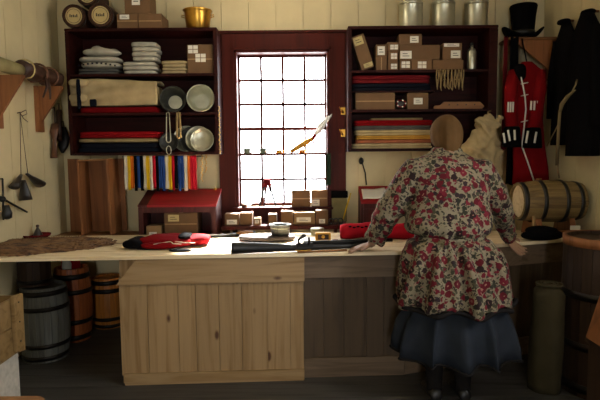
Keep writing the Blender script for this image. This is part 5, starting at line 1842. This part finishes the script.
# cloth cap with gathers at the nape
rings = []
for i in range(19):
    t_ = i / 18
    th = .04 + (pi * .86) * t_
    rr = []
    for k in range(44):
        a = 2 * pi * k / 44
        g_ = 1 + .055 * t_ * sin(a * 13 + 2 * t_) + .025 * sin(a * 4 + 3 * t_)
        back = max(0, -sin(a))
        x = .097 * (sin(th) if th < pi / 2 else sin(th) ** .6) * cos(a) * g_
        y = -.014 + (.106 + .022 * back) * (sin(th) if th < pi / 2 else sin(th) ** .6) * sin(a) * g_
        z = .034 + (.116 * cos(th) if th < pi / 2 else (.108 + .07 * back) * cos(th)) + (.03 * max(0, sin(a)) * t_)
        rr.append(T @ Vector((x, y, z)))
    rings.append(rr)
m = MB().loft(rings)
cp = obj('cap', m, 'capcloth', person)


# jacket: torso, sleeves and flared skirts in one surface
def prow(pxl, pxr, py, Y, dep, k=0, amp=0, nf=7, n=56, wav=0):
    c = V((pxl + pxr) / 2, py, Y); a = (V(pxr, py, Y).x - V(pxl, py, Y).x) / 2
    return [Vector((c.x + a * cos(q) * (1 + amp * sin(nf * q + k)), c.y + dep * sin(q) * (1 + amp * 1.5 * sin((nf + 2) * q + k)), c.z + wav * sin(nf * q + k) + 0 * q)) for q in [j * 2 * pi / n for j in range(n)]]


jb = MB()
jb.loft([prow(432, 461, 147.5, 3.25, .07), prow(431, 462, 151, 3.24, .068), prow(428, 465, 154, 3.225, .075), prow(416, 474, 158, 3.205, .10), prow(409, 483, 164, 3.19, .125), prow(405, 489, 172, 3.175, .145), prow(406, 490, 184, 3.16, .165), prow(408, 489, 200, 3.14, .17),
         prow(406.5, 491, 215, 3.11, .175, 0, .01), prow(406, 492, 226, 3.095, .183, 0, .012), prow(409, 489, 232, 3.085, .172, 0, .015), prow(419, 481, 236.5, 3.075, .135, 0, .02),
         prow(408, 491, 241, 3.065, .17, 0, .025), prow(403, 498, 252, 3.05, .205, .3, .025), prow(400, 503, 266, 3.04, .235, .7, .055), prow(398, 508, 284, 3.035, .255, 1.1, .075), prow(397.5, 511, 302, 3.03, .27, 1.5, .09, wav=.012)])
for s, e, w_, r in ((sL, eL, wL, (.085, .092, .094, .082, .066, .07)), (sR, eR, wR, (.08, .084, .084, .07, .055, .058))):
    q1 = e.lerp(w_, .55); q2 = e.lerp(w_, .86)
    jb.tube([neck0.lerp(s, .55) - Vector((0, 0, .03)), s, s.lerp(e, .5) + Vector((0, -.005, .0)), e, q1, q2], r, 20)


def wrinkle(v):
    d = min((v - eL).length, (v - eR).length)
    a = .005 * noise.noise(v * 9) + .004 * noise.noise(Vector((v.x * 14, v.y * 14, v.z * 5)))
    a += .007 * sin(v.z * 75 + v.x * 30 + 4 * noise.noise(v * 6)) * max(0, 1 - d / .2)
    if v.z < waist.z:
        an = math.atan2(v.y - 3.04, v.x - waist.x)
        a += .019 * sin(an * 13 + 4 * noise.noise(v * 2.2)) * min(1, (waist.z - v.z) / .10)
    a += .006 * sin(v.x * 70 + 2 * noise.noise(v * 5)) * max(0, 1 - abs(v.z - waist.z) / .14)
    if v.z > waist.z: a += .006 * noise.noise(Vector((v.x * 9 + v.z * 5, v.y * 9, v.z * 16)))
    return a


jk = obj('jacket', remesh(jb, .0105, 3, wrinkle), 'floral', person)
# waist tie
r0 = [p for p in prow(416, 484, 237, 3.073, .15, 0, .01)]
m = MB().tube(r0, .008, 8, closed=True, flat=1.6)
kx = V(447, 238, 2.90)
m.ball(kx, (.022, .014, .016), 12, 8)
m.tube([kx, kx + Vector((-.015, -.015, -.07)), kx + Vector((-.03, -.03, -.16))], [.008, .011, .008], 8, flat=.4)
m.tube([kx, kx + Vector((.025, -.015, -.08)), kx + Vector((.035, -.035, -.19))], [.008, .011, .008], 8, flat=.4)
obj('waist_tie', m, 'floral', person)
obj('hem_band', MB().tube(prow(398, 511, 302.5, 3.03, .268, 1.5, .085, wav=.012), .014, 8, closed=True), 'stocking', jk)
# petticoat
m = MB().loft([prow(416, 493, 288, 3.03, .18, 0, .03, 9, 90), prow(410, 500, 302, 3.03, .20, .2, .06, 9, 90), prow(401, 509, 322, 3.03, .245, .5, .10, 9, 90), prow(398, 513, 340, 3.03, .265, .8, .12, 9, 90, .006), prow(398, 514, 351, 3.03, .27, 1, .13, 9, 90, .008)], cap=True)
sk = obj('petticoat', m, 'bluegrey', person)
obj('hem_band', MB().tube(prow(398, 514, 352, 3.03, .27, 1, .13, 9, 90, .008), .008, 7, closed=True), 'stocking', sk)
for s in (-1, 1):
    hx = hip.x + s * .085
    an = Vector((hx, hip.y - .03, .09))
    m = MB().tube([Vector((hx + s * .005, hip.y + .005, .42)), Vector((hx, hip.y - .008, .33)), Vector((hx, hip.y - .022, .18)), an, an - Vector((0, 0, .03))], [.064, .066, .052, .045, .046], 14)
    obj('stocking', m, 'stocking', person)
    m = MB()
    sh = []
    for v_, (yy, wd, ht) in enumerate(((-.085, .02, .05), (-.075, .036, .075), (-.03, .042, .085), (.03, .044, .075), (.09, .048, .055), (.14, .044, .045), (.17, .022, .03))):
        sh.append([Vector((hx + wd * cos(q), hip.y + yy - .01, .004 + ht * .5 + ht * .5 * (1 if sin(q) > 0 else 1) * sin(q))) for q in [j * 2 * pi / 16 for j in range(16)]])
    m.loft(sh)
    obj('shoe', m, 'blackleather', person)
# ------------------------------------------------------------------ light
w = bpy.data.worlds.new('sky'); SC.world = w
w.use_nodes = True
bg = w.node_tree.nodes['Background']
bg.inputs['Color'].default_value = (.95, .97, 1.0, 1)
bg.inputs['Strength'].default_value = 14.0


def portal(loc, rot, sx, sy):
    l = bpy.data.lights.new('daylight_portal', 'AREA')
    l.shape = 'RECTANGLE'; l.size = sx; l.size_y = sy
    l.cycles.is_portal = True
    o = bpy.data.objects.new('daylight_portal', l); COL.objects.link(o)
    o.location = loc; o.rotation_euler = rot


portal(((WX0 + WX1) / 2, YB + .15, (WZ0 + WZ1) / 2), (-pi / 2, 0, 0), WX1 - WX0, WZ1 - WZ0)
y0, y1, z0, z1 = LW[0]
portal((XR + .15, (y0 + y1) / 2, (z0 + z1) / 2), (0, pi / 2, 0), z1 - z0, y1 - y0)
a, b, c, d = FW[0]
portal(((a + b) / 2, YF - .15, d / 2), (pi / 2, 0, 0), b - a, d)
sl = bpy.data.lights.new('sun', 'SUN'); sl.energy = 110.0; sl.angle = radians(6); sl.color = (1, .97, .92)
so = bpy.data.objects.new('sun', sl); COL.objects.link(so)
so.rotation_euler = Vector((-.13, -.68, -.72)).to_track_quat('-Z', 'Y').to_euler()
pl = bpy.data.lights.new('wall_fill', 'POINT'); pl.energy = 5; pl.shadow_soft_size = .12; pl.color = (1, .88, .66)  # unseen fill light added to brighten the upper walls
po = bpy.data.objects.new('wall_fill', pl); COL.objects.link(po); po.location = (-.2, 3.8, 2.86)
vs = SC.view_settings
SC.display_settings.display_device = 'sRGB'
vs.view_transform = 'Standard'; vs.look = 'None'; vs.gamma = 1; vs.use_curve_mapping = False
vs.exposure = 0.58
